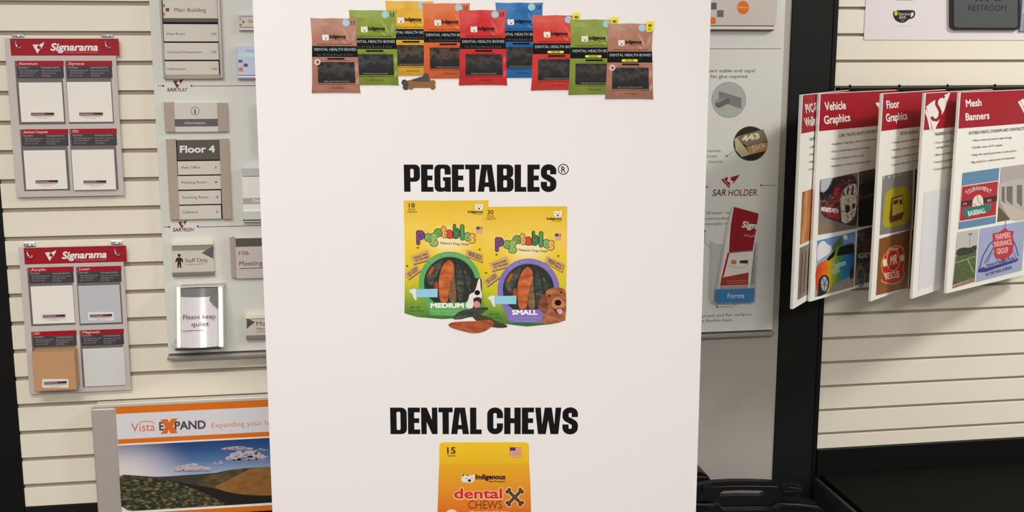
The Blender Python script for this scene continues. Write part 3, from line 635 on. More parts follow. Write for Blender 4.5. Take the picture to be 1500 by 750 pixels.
# ------------------------------------------------------------------ hanging sample boards
def logo_polys(x, y, k):
    """winged S mark; x, y upper left, k size"""
    f = lambda pts: [(x + a * k, y + b * k) for a, b in pts]
    return [f([(0, .22), (.30, .20), (.52, .20), (.36, .42), (.44, .58), (.58, .56), (.60, .66), (.46, .86), (.42, .98), (.24, .66)]),
            f([(.56, .22), (1.0, 0), (.86, .34), (.70, .60), (.72, .38), (.60, .36)])]
def sample_board(zx, zy, zk, top, hdr, cards, label, titles, hooks, tone2=None):
    """zx.. zoom frame; top: header quad y range; cards: four boxes"""
    x0, y0, x1, y1 = top
    xm = (x0 + x1) / 2
    s = wsheet('sample_board', zx + xm / zk, zy + y1 / zk, .010, label, 'sample board', 'hanging sample boards')
    s.zoom(zx, zy, zk)
    F = .006
    bx = s.slab('backing_panel', x0, y0, x1, y1, F, 0.0, M((202, 192, 186), .35, .02, 20), .0006)
    s.off = F
    s.rect('header_print', x0 + 1, y0 + 1, x1 - 1, hdr, RED, 1, label='red header strip')
    hh = hdr - y0
    s.text('header_lettering', [('Signarama', x0 + .37 * (x1 - x0), y0 + hh * .70, x0 + .805 * (x1 - x0), hh * .40, {'bold': .035, 'shear': .22})], M((240, 230, 226)), 2)
    s.text('tagline_lettering', [('The way to grow your business', x0 + .50 * (x1 - x0), y0 + hh * .84, x0 + .80 * (x1 - x0), hh * .075)], M((222, 150, 152)), 2)
    s.polys('header_logo', logo_polys(x0 + .205 * (x1 - x0), y0 + hh * .22, hh * .68), M((240, 230, 226)), 2)
    for i, (c, ttl) in enumerate(zip(cards, titles)):
        cx0, cy0, cx1, cy1, sw, sd, smat = c
        H = cy1 - cy0
        cp = s.rect('card_print', cx0, cy0, cx1, cy1, M((112, 106, 108), .5, .03), 1)
        s.rect('card_red_strip', cx0, cy0, cx1, cy0 + H * .085, RED, 2, cp)
        s.rect('card_dark_strip', cx0, cy0 + H * .085, cx1, cy0 + H * .275, M((66, 61, 64), .5, .05), 2, cp)
        W_ = cx1 - cx0
        s.text('card_title_lettering', [(ttl, cx0 + W_ * .03, cy0 + H * .065, cx0 + W_ * min(.56, .055 * len(ttl)), H * .042, {'bold': .02, 'shear': .2})], M((236, 180, 180)), 3, cp)
        grey = M((160, 154, 156))
        L_ = [('Description:', cx0 + W_ * .03, cy0 + H * .12, cx0 + W_ * .25, H * .03, {'bold': .02}), ('Commonly Used For:', cx0 + W_ * .52, cy0 + H * .12, cx0 + W_ * .92, H * .03, {'bold': .02})]
        for q, (ta, tb) in enumerate((('Rigid lightweight panel', 'Real estate, job site and'), ('with smooth finish for', 'parking signs, directory'), ('print or cut vinyl', 'panels and displays'))[:3]):
            yy = cy0 + H * (.165 + .04 * q)
            L_.append((ta, cx0 + W_ * .06, yy, cx0 + W_ * (.46 - .06 * q), H * .026)); L_.append((tb, cx0 + W_ * .53, yy, cx0 + W_ * (.93 - .1 * q), H * .026))
        s.text('card_lettering', L_, grey, 3, cp)
        # raised material sample
        q = sw
        smp = s.slab('material_sample', q[0], q[1], q[2], q[3], F + sd, F, smat, .0006)
        so = s.off; s.off = F + sd
        sx0, sy0, sx1, sy1 = q; w2 = sx1 - sx0; h2 = sy1 - sy0
        if i == 3 and tone2: s.off = so; continue
        lx0, lx1, ly = sx0 + w2 * .26, sx0 + w2 * .80, sy0 + h2 * .80
        if sd > .01 or tone2 and i == 1 or tone2 and i == 0:
            s.poly('sticker', rrect(lx0 - w2 * .04, ly - h2 * .10, lx1 + w2 * .04, ly + h2 * .13, 4, 3), M((232, 226, 222)), .5, smp)
        s.rect('sample_mark_bar', lx0, ly - h2 * .035, lx1, ly + h2 * .025, M((44, 40, 42)), 1.2, smp)
        s.text('sample_mark_lettering', [('SIGNARAMA', lx0 + 3, ly + h2 * .014, lx0 + (lx1 - lx0) * .6, h2 * .03, {'bold': .02})], M((190, 180, 178)), 2, smp)
        s.poly('sample_mark_red', [(lx0 + (lx1 - lx0) * .62, ly - h2 * .04), (lx0 + (lx1 - lx0) * .76, ly - h2 * .04), (lx0 + (lx1 - lx0) * .69, ly + h2 * .03)], RED, 2, smp)
        s.rect('sample_mark_line', lx0, ly + h2 * .035, lx1, ly + h2 * .05, RED, 1, smp)
        s.text('sample_small_lettering', [('1234 North Main Street', lx0 + 10, ly + h2 * .085, lx1 - 10, h2 * .024), ('555-0100', lx0 + 28, ly + h2 * .12, lx1 - 28, h2 * .024)], M((150, 120, 118)), 1, smp)
        s.off = so
    # chrome hooks, hung in the slat groove, holding the board by its holes
    for hx, hy, hl in hooks:
        h = wsheet('wall_hook', zx + hx / zk, zy + hy / zk, 0, hl, 'hook', 'chrome slat hooks')
        kx = .0138
        bm = bmesh.new()
        bm_box(bm, -kx, kx, -.004, -.0005, -.001, .020, .0008)
        bm_box(bm, -kx, kx, -.010, -.004, .001, .0045, .0008)
        bm_obj('bracket', bm, CHROME, h.e)
        bm = bmesh.new(); bm_tube(bm, [(-kx, -.007, .0135), (kx, -.007, .0135)], .0034, 8); bm_obj('bar', bm, CHROME, h.e, True)
        bm = bmesh.new()
        bm_tube(bm, [(-.005, -.006, .003), (-.004, -.016, .001), (-.003, -.021, -.006), (-.001, -.022, -.013), (.002, -.021, -.017), (.006, -.019, -.017), (.008, -.018, -.013)], .0016, 8)
        bm_obj('hook', bm, CHROME, h.e, True)
SAMP = M((240, 234, 224), .45, .02, 10)
sample_board(0, 30, 2.676, (40, 70, 468, 690), 138,
    [(66, 158, 250, 408, (78, 243, 246, 398), .003, SAMP), (262, 158, 440, 405, (266, 241, 438, 398), .003, SAMP),
     (86, 426, 268, 668, (97, 509, 260, 662), .003, SAMP), (279, 424, 458, 665, (284, 507, 450, 664), .009, M((240, 234, 224), .45, .02, 10))],
    'upper red-headed sample board with four off-white squares hung on slat wall', ('Aluminum', 'Styrene', 'Aluminum Composite', 'MDO'),
    ((74, 82, 'chrome slat hook at top left of the upper sample board'), (424, 82, 'chrome slat hook at top right of the upper sample board')))
sample_board(0, 330, 2.777, (97, 86, 516, 680), 154,
    [(118, 170, 300, 408, (129, 247, 300, 400), .003, SAMP), (316, 167, 494, 405, (322, 245, 490, 398), .003, M((196, 198, 200), .35, .02, 10)),
     (134, 430, 312, 660, (134, 516, 306, 672), .045, M((196, 150, 108), .6, .04, 30)), (330, 424, 504, 656, (340, 500, 508, 654), .003, M((218, 218, 214), .4, .02, 10))],
    'lower red-headed sample board with brown block and grey square hung on slat wall', ('Acrylic', 'Lexan', 'HDU', 'Magnetic'),
    ((124, 100, 'chrome slat hook at top left of the lower sample board'), (478, 92, 'chrome slat hook at top right of the lower sample board')), True)
# ------------------------------------------------------------------ big grey sign display board
BF = .016      # its front face stands this far off the wall
def build_display_board():
    O = (.4265, 0, .632)
    s = Sheet('sign_display_board', O, 0, 'large light grey board carrying sample signs, behind the banner', 'display board')
    x0, x1 = -.4385 - O[0], 1.2916 - O[0]
    box_obj('panel', x0, x1, -BF, -.001, .006, 1.42, BOARD, .001, s.e)
    bm = bmesh.new()
    bm_box(bm, x0, x1, -BF - .024, -.001, -.002, .0025, .0008); bm_box(bm, x0, x1, -BF - .026, -BF - .024, -.005, .0025, .0004); bm_obj('bottom_rail', bm, ALU, s.e)
    s.off = BF
    wine = M((116, 44, 46))
    # rows on the left
    s.zoom(220, 0, 4.1667)
    s.rects('rule_line', [(44, 522, 82, 526), (252, 522, 760, 526)], wine, 1)
    s.polys('rule_dots', [arc(80, 524, 6, 6, 0, 330, 11), arc(252, 524, 6, 6, 0, 330, 11)], wine, 1)
    s.polys('row_logo', logo_polys(138, 478, 66), wine, 1)
    s.text('row_lettering', [('SAR', 102, 558, 162, 21, {'bold': .03, 'shear': .2})], TXT, 1, label='SAR')
    s.text('row_lettering', [('FLAT', 168, 558, 230, 21, {'bold': .02, 'shear': .2})], wine, 1)
    s.zoom(220, 180, 4.1667)
    s.rects('rule_line', [(80, 633, 118, 637)], wine, 1)
    s.rects('rule_line', [(290, 628, 780, 632)], wine, 1)
    s.polys('rule_dots', [arc(117, 635, 6, 6, 0, 330, 11), arc(290, 631, 6, 6, 0, 330, 11)], wine, 1)
    s.polys('row_logo', logo_polys(170, 592, 56), wine, 1)
    s.text('row_lettering', [('SAR', 138, 663, 190, 21, {'bold': .03, 'shear': .2})], TXT, 1)
    s.text('row_lettering', [('FRESH', 194, 662, 268, 21, {'bold': .02, 'shear': .2})], wine, 1)
    # right side
    s.zoom(1010, 0, 4.1667)
    s.rects('rule_line', [(60, 296, 560, 299)], wine, 1)
    s.text('note_lettering', [('Smart stable end caps!', 87, 441, 399, 20, {'bold': .008}), ('No glue required.', 129, 476, 358, 20, {'bold': .008})], TXT, 1)
    s.ell('photo_disc', 240, 610, 105, 110, M((150, 148, 142)), 1, n=40)
    c = s.ell('photo_disc_inner', 240, 610, 102, 107, M((176, 180, 170), .5, .03), 2, n=40, label='round photo of a metal end cap')
    s.poly('end_cap_print', [(180, 556), (318, 598), (316, 664), (178, 616)], M((128, 126, 124), .5, .04), 3, c)
    s.poly('end_cap_print', [(155, 630), (210, 596), (250, 604), (244, 628), (180, 660), (160, 650)], M((104, 102, 102)), 4, c)
    s.poly('end_cap_print', [(156, 618), (212, 592), (226, 600), (168, 632)], M((150, 146, 142)), 5, c)
    s.zoom(1010, 160, 4.1667)
    d = s.ell('photo_disc', 372, 210, 105, 107, M((122, 112, 70)), 1, n=40, label='round photo of a name plate insert')
    s.ell('photo_disc_inner', 372, 210, 101, 103, M((44, 36, 24), .5, .1), 2, d, n=40)
    s.poly('plate_print', [(286, 168), (450, 122), (470, 166), (474, 200), (350, 226), (318, 200)], M((128, 118, 100)), 3, d)
    s.poly('plate_print', [(346, 232), (474, 194), (472, 232), (462, 254), (372, 276)], M((188, 146, 88)), 3, d)
    s.poly('plate_print', [(275, 180), (290, 172), (372, 276), (320, 292), (282, 250)], M((190, 180, 140)), 3.5, d)
    s.text('plate_lettering', [('443', 322, 198, 430, 32, {'bold': .06, 'y1': 176}), ('Jack', 384, 256, 470, 34, {'y1': 228, 'ref': 'Jack'})], M((226, 214, 176)), 4, d)
    s.text('note_lettering', [('Frames,', 92, 262, 196, 18), ('accept', 92, 294, 169, 18), ('or inserts.', 76, 328, 210, 18)], TXT, 1)
    s.poly('pointer_line', stroke([(228, 286), (272, 256)], 3), M((130, 120, 80)), 1)
    s.ell('pointer_dot', 227, 286, 6, 6, M((120, 112, 70)), 1)
    s.polys('row_logo', [[(192, 428), (205, 424), (248, 478), (240, 482)], [(208, 424), (232, 412), (236, 424), (228, 440), (246, 446), (250, 456), (244, 470)], [(250, 416), (308, 398), (288, 428), (262, 460), (268, 440), (252, 432)]], RED, 1)
    s.text('row_lettering', [('SAR', 138, 528, 222, 38, {'bold': .02, 'shear': .2})], TXT, 1)
    s.text('row_lettering', [('HOLDER', 234, 528, 410, 38, {'bold': .015, 'shear': .2})], REDTX, 1)
    s.rects('rule_line', [(438, 462.5, 528, 465.5)], wine, 1); s.polys('rule_dots', [arc(438, 464, 6, 6, 0, 330, 11), arc(106, 475, 6, 6, 0, 330, 11)], wine, 1)
    s.text('note_lettering', [('"drawer mechanism', 92, 640, 258, 18, {'ref': '"drawer me'}), ('commodate', 92, 674, 244, 18), ('movable inserts', 90, 707, 236, 18, {'ref': 'movable in'})], TXT, 1)
    s.ell('pointer_dot', 94, 742, 6, 6, M((60, 100, 160)), 1)
    s.zoom(1010, 280, 3.4091)
    s.poly('pointer_line', stroke([(77, 198), (77, 255), (112, 292)], 2.5), M((110, 116, 126)), 1)
    s.poly('pointer_line', stroke([(138, 578), (215, 577), (240, 560)], 2.5), M((110, 116, 126)), 1)
    s.ell('pointer_dot', 138, 578, 5, 5, M((60, 90, 130)), 1)
    s.text('note_lettering', [('curved and flat surfaces', 50, 626, 308, 15), ('a flexible back.', 62, 652, 217, 15)], TXT, 1)
build_display_board()

def squares(s, L, mats, parent=None):
    for (x0, y0, x1, y1), m in zip(L, mats): s.rect('colour_square', x0, y0, x1, y1, m, 1.5, parent)
def bsheet(name, x, y, label, cat='sign', group='sample signs on the grey board'):
    p = wall_pt(x, y, BF); return Sheet(name, (p.x, -BF, p.z), 0, label, cat, group)
def build_signs():
    z = (220, 0, 4.1667)
    # main building directory
    s = bsheet('directory_sign', 281, 116, 'silver framed directory sign headed Main Building with three strips').zoom(*z)
    s.slab('back_plate', 78, -60, 430, 478, .008, .0003, BLACK, .0006)
    for a, b in ((66, 80), (416, 436)): s.slab('side_rail', a, -60, b, 480, .016, .0003, ALU, .002)
    s.slab('bottom_cap', 88, 456, 436, 482, .012, .0003, TAUPE, .001)
    s.slab('header_panel', 76, -60, 416, 112, .013, .006, PALE, .0008)
    s.slab('divider_bar', 80, 112, 416, 136, .013, .006, DKGREY, .0008)
    for y0, y1 in ((148, 253), (262, 365), (374, 457)): s.slab('name_strip', 82, y0, 419, y1, .013, .006, PALE, .0008)
    s.off = .013
    s.text('lettering', [('Main Building', 148, 72, 340, 24), ('Show Room', 100, 213, 212, 14), ('120', 370, 213, 402, 14), ('Technical Department', 102, 324, 316, 14), ('130', 372, 324, 405, 14), ('Information', 106, 427, 218, 14), ('140', 376, 427, 408, 14)], TXT, 2)
    squares(s, [(80, 24, 88, 44), (95, 49, 116, 70), (80, 76, 91, 96)], [DKGREY, M((96, 76, 76)), ORANGE])
    # small sign beginning with "Ou"
    s = bsheet('name_plate_sign', 376, 43, 'small silver plate beginning Ou beside banner edge, above the glossy white sign').zoom(340, 0, 6.25)
    s.slab('plate', 66, 132, 380, 280, .010, .0003, PALE, .0015)
    s.slab('top_edge', 60, 130, 380, 148, .013, .0004, M((206, 212, 226), .3, .02, 30, .3), .001)
    s.slab('bottom_edge', 60, 256, 380, 276, .013, .0004, M((226, 222, 226), .3, .02, 30, .3), .001)
    s.off = .010
    s.text('lettering', [('Our Office', 150, 207, 200, 26, {'ref': 'Ou'})], TXT, 2)
    squares(s, [(68, 168, 86, 182), (94, 190, 112, 212), (66, 218, 88, 238)], [M((150, 160, 136)), M((110, 108, 90)), M((208, 104, 60))])
    s.rect('stripe_print', 66, 248, 380, 256, M((150, 100, 70)), 1)
    # white plastic sign; its bluish reflection is painted into the panel colours
    s = bsheet('info_panel_sign', 380, 114, 'glossy white sign with painted-on bluish reflection, grey and orange squares beside banner edge').zoom(340, 0, 6.25)
    s.slab('panel', 42, 424, 480, 722, .014, .0003, M((196, 206, 232), .25, .02, 20), .0015)
    s.slab('bottom_edge', 48, 694, 480, 712, .017, .014, M((236, 236, 244), .3, .02, 30, .3), .001)
    s.off = .014
    s.rect('face_print', 52, 432, 478, 686, M((206, 214, 238), .25, .02, 20), 1)
    s.rect('pale_band_print', 50, 488, 478, 520, M((206, 236, 240)), 2)
    s.rect('edge_line_print', 50, 686, 478, 693, SLATE, 2)
    s.text('lettering', [('Please wait', 132, 474, 214, 20, {'ref': 'Pleas'})], M((140, 150, 176)), 2)
    squares(s, [(56, 546, 96, 574), (106, 582, 144, 612), (60, 618, 98, 654)], [M((108, 112, 136)), M((92, 94, 118)), M((230, 130, 46))])
    # information sign with i
    s = bsheet('information_sign', 289, 193, 'small taupe sided sign with circled i and word Information').zoom(220, 0, 4.1667)
    s.slab('side_panel', 86, 624, 148, 806, .012, .0003, TAUPE, .001); s.slab('side_panel', 414, 628, 474, 804, .012, .0003, TAUPE, .001)
    s.slab('middle_panel', 148, 628, 414, 806, .010, .0003, PALE, .0008)
    s.off = .010
    s.rect('dark_strip_print', 149, 726, 413, 772, SLATE, 1)
    s.poly('ring_print', [arc(274, 677, 26, 26, 0, 348, 30), arc(274, 677, 23, 23, 0, 348, 30)], DKGREY, 2)
    s.text('lettering', [('i', 269, 694, 279, 30, {'bold': .03})], DKGREY, 2)
    s.text('lettering', [('Information', 212, 758, 338, 17)], PALE, 2)
    # floor 4
    s = bsheet('directory_sign', 293, 321, 'taupe sided directory sign headed Floor 4 with four arrow strips').zoom(220, 180, 4.1667)
    s.slab('side_panel', 108, 100, 168, 592, .013, .0003, TAUPE, .001); s.slab('side_panel', 432, 98, 488, 588, .013, .0003, TAUPE, .001)
    s.slab('back_plate', 168, 104, 432, 588, .006, .0003, BLACK, .0006)
    s.slab('header_panel', 164, 104, 429, 226, .011, .005, DKGREY, .0008)
    for y0, y1 in ((234, 316), (324, 406), (415, 497), (505, 588)): s.slab('name_strip', 168, y0, 433, y1, .011, .005, PALE, .0008)
    s.off = .011
    s.text('header_lettering', [('Floor 4', 182, 180, 396, 40, {'bold': .035})], M((232, 226, 216)), 2)
    s.text('lettering', [('Main Office', 190, 279, 306, 15), ('Meeting Room', 192, 370, 346, 15), ('Smoking Room', 196, 461, 357, 15), ('Cafeteria', 198, 552, 292, 15)], TXT, 2)
    s.polys('arrow_print', [[(396, 263), (406, 272), (396, 281), (399, 272)], [(392, 359), (412, 359), (402, 368)], [(413, 445), (404, 453), (413, 463)], [(404, 534), (414, 542), (404, 551), (407, 542)]], INK, 2)
    # sign whose edge only shows beside the banner
    s = bsheet('narrow_sign', 400, 228, 'brown edged sign almost hidden by the banner, beside the Floor 4 sign').zoom(220, 180, 4.1667)
    s.slab('side_panel', 657, -110, 700, 198, .012, .0003, TAUPE, .001); s.slab('face_panel', 700, -110, 900, 198, .010, .0003, PALE, .001)
    # director sign
    s = bsheet('door_sign', 382, 322, 'bright silver door sign with grey band and letters Dir beside banner edge').zoom(340, 230, 6.82)
    s.slab('top_panel', 102, 104, 560, 190, .016, .0003, M((206, 208, 204), .3, .02, 20, .3), .001)
    s.slab('face_panel', 106, 194, 560, 622, .015, .0003, M((240, 238, 228), .35, .01, 20), .001)
    s.slab('lower_lip', 112, 534, 560, 624, .019, .015, M((220, 222, 216), .3, .02, 20, .2), .001)
    s.slab('shadow_gap', 108, 624, 560, 634, .012, .0003, BLACK, .0005)
    s.slab('bottom_edge', 110, 634, 560, 646, .016, .0003, ALUW, .001)
    s.off = .015
    s.rect('band_print', 108, 406, 558, 468, M((176, 176, 168)), 1)
    s.text('lettering', [('Director', 204, 450, 292, 32, {'ref': 'Dire', 'bold': .02})], M((240, 240, 236)), 2)
    # staff only
    zz = (220, 330, 3.75)
    s = bsheet('staff_sign', 283, 404, 'small grey Staff Only sign with walking man figure').zoom(*zz)
    s.slab('top_strip', 117, 88, 345, 110, .014, .0003, M((236, 232, 216), .35, .02, 20), .001)
    s.slab('face_panel', 119, 110, 350, 258, .011, .0003, M((212, 204, 190), .4, .03, 20), .0008)
    s.slab('bottom_strip', 121, 256, 354, 278, .014, .0003, M((136, 128, 118), .35, .03, 20, .2), .001)
    s.off = .011
    s.rect('grey_strip_print', 120, 111, 348, 138, M((150, 144, 136)), 1)
    s.poly('triangle_print', [(282, 152), (347, 112), (348, 184)], SLATE, 2)
    s.polys('man_print', [arc(159, 165, 9, 9, 0, 330, 11), [(148, 177), (170, 177), (179, 186), (182, 204), (176, 206), (169, 192), (169, 206), (172, 234), (163, 235), (160, 210), (157, 235), (149, 235), (150, 206), (149, 192), (143, 206), (137, 203), (141, 186)]], M((46, 40, 40)), 2)
    s.text('lettering', [('Staff Only', 192, 203, 318, 22, {})], TXT, 2); s.rect('underline_print', 195, 213, 298, 215.5, M((150, 110, 104)), 2)
    # 106 meeting
    s = bsheet('room_sign', 385, 406, 'taupe edged room sign reading 106 Meeting beside banner edge').zoom(*zz)
    s.slab('side_panel', 441, 66, 468, 288, .014, .0003, TAUPE, .001)
    s.slab('face_panel', 468, 68, 860, 288, .011, .0003, M((206, 194, 188), .4, .02, 20), .0008)
    s.off = .011
    s.rect('dark_strip_print', 469, 68, 858, 114, DKGREY, 1)
    s.text('number_lettering', [('106', 488, 163, 542, 22)], REDTX, 2)
    s.text('lettering', [('Meeting Room', 490, 221, 618, 26, {'ref': 'Meeting'})], TXT, 2)
    s.rect('underline_print', 490, 232, 760, 236, M((140, 40, 60)), 2)
    # please keep quiet (curved glossy sleeve)
    s = bsheet('notice_sign', 294, 508, 'white edged Please keep quiet notice in a glossy curved sleeve').zoom(*zz)
    s.slab('side_rail', 150, 336, 175, 648, .034, .0003, M((238, 234, 222), .3, .02, 20, .2), .002)
    s.slab('side_rail', 378, 336, 406, 644, .034, .0003, M((238, 234, 222), .3, .02, 20, .2), .002)
    s.slab('back_plate', 152, 334, 408, 340, .034, .0003, ALU, .001)
    # bowed sheet
    def bowed(name, x0, y0, x1, y1, f0, rise, mat, n=16, u0=0.0, u1=1.0):
        a0, a1, z0, z1 = s.rab(x0, y0, x1, y1, f0)
        if name != 'shadow_gap': a0, a1 = s.rab(175, 340, 378, 640, .028)[:2]
        vs, fs = [], []
        for i in range(n + 1):
            u = u0 + (u1 - u0) * i / n; off = f0 + rise * (1 - (2 * u - 1) ** 2)
            a = a0 + (a1 - a0) * i / n
            vs += [(a, -off, z0), (a, -off, z1)]
        fs = [(2 * i, 2 * i + 2, 2 * i + 3, 2 * i + 1) for i in range(n)]
        o = link(name, mesh(name, vs, fs), mat, s.e)
        for p in o.data.polygons: p.use_smooth = True
        return o
    gl = M((220, 214, 216), .22, .015, 20, 0, .8)
    bowed('paper_insert', 175, 340, 378, 640, .028, .012, gl)
    s.off = .0405
    bowed('dark_strip_print', 175, 340, 378, 386, .0284, .012, M((120, 118, 116), .14, .04, 20, 0, .6))
    bowed('shadow_gap', 150, 646, 400, 655, .030, .004, BLACK)
    s.text('lettering', [('Please keep', 186, 501, 364, 23), ('quiet', 234, 538, 330, 23)], TXT, 1)
    s.off = .036
    s.poly('triangle_print', [(318, 402), (374, 352), (375, 450)], M((110, 106, 106), .2), 1)
    s.rect('underline_print', 181, 559, 300, 562, M((150, 60, 70)), 38)
    s.slab('bottom_ledge', 118, 652, 398, 668, .066, .0003, glassy((200, 205, 226), .85, .1), .001)
    # the notice leans: its foot stands out on the ledge, its head rests near the board
    hs = s.ab(280, 334, .03)[1]
    for c in s.e.children:
        if c.name.startswith('bottom_ledge'): continue
        for v in c.data.vertices: v.co.y -= .34 * (hs - v.co.z)
    # manager sign
    s = bsheet('name_plate_sign', 383, 497, 'small pale name plate beginning Ma with dark triangle, by banner edge').zoom(*zz)
    s.slab('top_strip', 522, 486, 800, 510, .014, .0003, M((240, 236, 220), .35, .02, 20), .001)
    s.slab('face_panel', 526, 508, 800, 604, .011, .0003, M((216, 206, 192), .4, .02, 20), .0008)
    s.slab('bottom_strip', 527, 600, 800, 624, .014, .0003, M((146, 136, 126), .35, .03, 20, .2), .001)
    s.off = .011
    s.poly('triangle_print', [(530, 510), (576, 532), (530, 568)], M((90, 84, 82)), 2)
    s.text('lettering', [('Mark Jones', 584, 551, 632, 23, {'ref': 'Ma'}), ('Manager', 584, 574, 632, 11, {'ref': 'Man'})], TXT, 2)
    s.rect('underline_print', 586, 582, 700, 585, M((120, 70, 70)), 2)
    # pattern sign at the top right of the board
    s = bsheet('pattern_sign', 1088, 44, 'large pale sign with grey and orange squares and orange dot').zoom(1010, 0, 4.1667)
    a = [(100, -120), (534, -120), (537, 20), (533, 90), (524, 150), (517, 166), (100, 168)]
    s.solid('face_panel', a, .018, .0003, M((208, 198, 188), .45, .02, 20))
    s.slab('bottom_edge', 100, 166, 518, 180, .020, .0003, M((226, 220, 210), .35, .02, 20, .2), .001)
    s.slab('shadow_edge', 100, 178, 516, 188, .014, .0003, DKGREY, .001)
    s.off = .018
    s.rect('stripe_print', 100, 154, 516, 161, M((130, 90, 70)), 1)
    squares(s, [(60, 16, 166, 58), (168, 62, 208, 104), (60, 106, 160, 146)], [SLATE, M((110, 104, 106)), ORANGE])
    d = s.ell('orange_dot_print', 327, 46, 37, 41, ORANGE, 1.5, n=32)
    s.text('dot_lettering', [('Pattern', 296, 50, 358, 11, {'bold': .01})], M((240, 200, 160)), 3)
build_signs()

# brochure holder and brochures
def build_brochures():
    zz = (1010, 280, 3.4091)
    s = bsheet('brochure_holder', 1076, 443, 'clear acrylic brochure holder with blue Forms label on the grey board', 'holder', None).zoom(*zz)
    cl = glassy((216, 220, 222), .30, .06)
    s.slab('back_plate', 116, 262, 338, 552, .003, .0003, cl, .0005)
    s.slab('side_wall', 116, 256, 124, 556, .036, .003, cl, .0005); s.slab('side_wall', 330, 262, 338, 556, .036, .003, cl, .0005)
    s.slab('front_plate', 134, 470, 324, 556, .038, .035, cl, .0005)
    s.slab('base_plate', 124, 550, 330, 557, .036, .003, cl, .0005)
    s.slab('blue_label', 134, 488, 323, 556, .0388, .0382, M((58, 122, 178), .35, .03, 30), .0002)
    s.off = .0388
    s.text('label_lettering', [('Forms', 190, 534, 273, 24)], M((220, 228, 232)), 2)
    def brochure(dx, f, b, label, front):
        t = bsheet('brochure', 1070, 440, label, 'brochure', 'red brochures in the clear holder').zoom(*zz)
        P = lambda L: [(x + dx, y + dx * .1) for x, y in L]
        body = t.solid('folded_sheet', P([(222, 78), (346, 110), (290, 548), (142, 548), (150, 440), (196, 180)]), f, b, M((228, 222, 216), .4, .02))
        t.off = f
        t.poly('red_print', P([(222, 78), (346, 112), (316, 296), (197, 304), (200, 250), (206, 170)]), M((150, 22, 34), .4, .05, 40), 1)
        t.poly('red_print', P([(158, 432), (296, 406), (288, 548), (142, 548)]), M((160, 56, 44), .4, .05, 40), 1)
        if front:
            t.poly('fold_line_print', P(stroke([(258, 96), (238, 210), (222, 300)], 1.6)), M((100, 14, 24)), 2)
            t.text('title_lettering', [('Sign', 260, 180, 334, 30, {'bold': .035, 'shear': .2, 'y1': 188})], M((232, 224, 220)), 2)
            t.text('subtitle_lettering', [('Wayfi', 270, 226, 326, 13, {'y1': 231})], M((214, 160, 160)), 2)
            t.poly('red_corner_print', P([(190, 308), (200, 308), (170, 428), (160, 430)]), RED, 2)
            t.poly('photo_print', P([(210, 342), (236, 346), (232, 366), (206, 362)]), M((200, 120, 50)), 2)
            t.poly('photo_print', P([(252, 346), (294, 344), (290, 362), (250, 360)]), M((54, 44, 44)), 2)
            t.poly('arc_print', P(stroke([(176, 348), (196, 372), (236, 384), (276, 378), (300, 360)], 2)), M((150, 146, 146)), 2)
            t.poly('silver_strip_print', P([(198, 304), (318, 293), (316, 300), (198, 310)]), M((130, 100, 100)), 2)
            t.polys('line_print', [P([(186, 450 + 12 * i), (284, 444 + 12 * i), (284, 446 + 12 * i), (186, 452 + 12 * i)]) for i in range(3)], M((206, 140, 130)), 2)
    brochure(-7, .012, .006, 'rear white-edged red brochure leaning in the clear holder', False)
    brochure(0, .022, .0125, 'front red and white brochure leaning in the clear holder', True)
build_brochures()

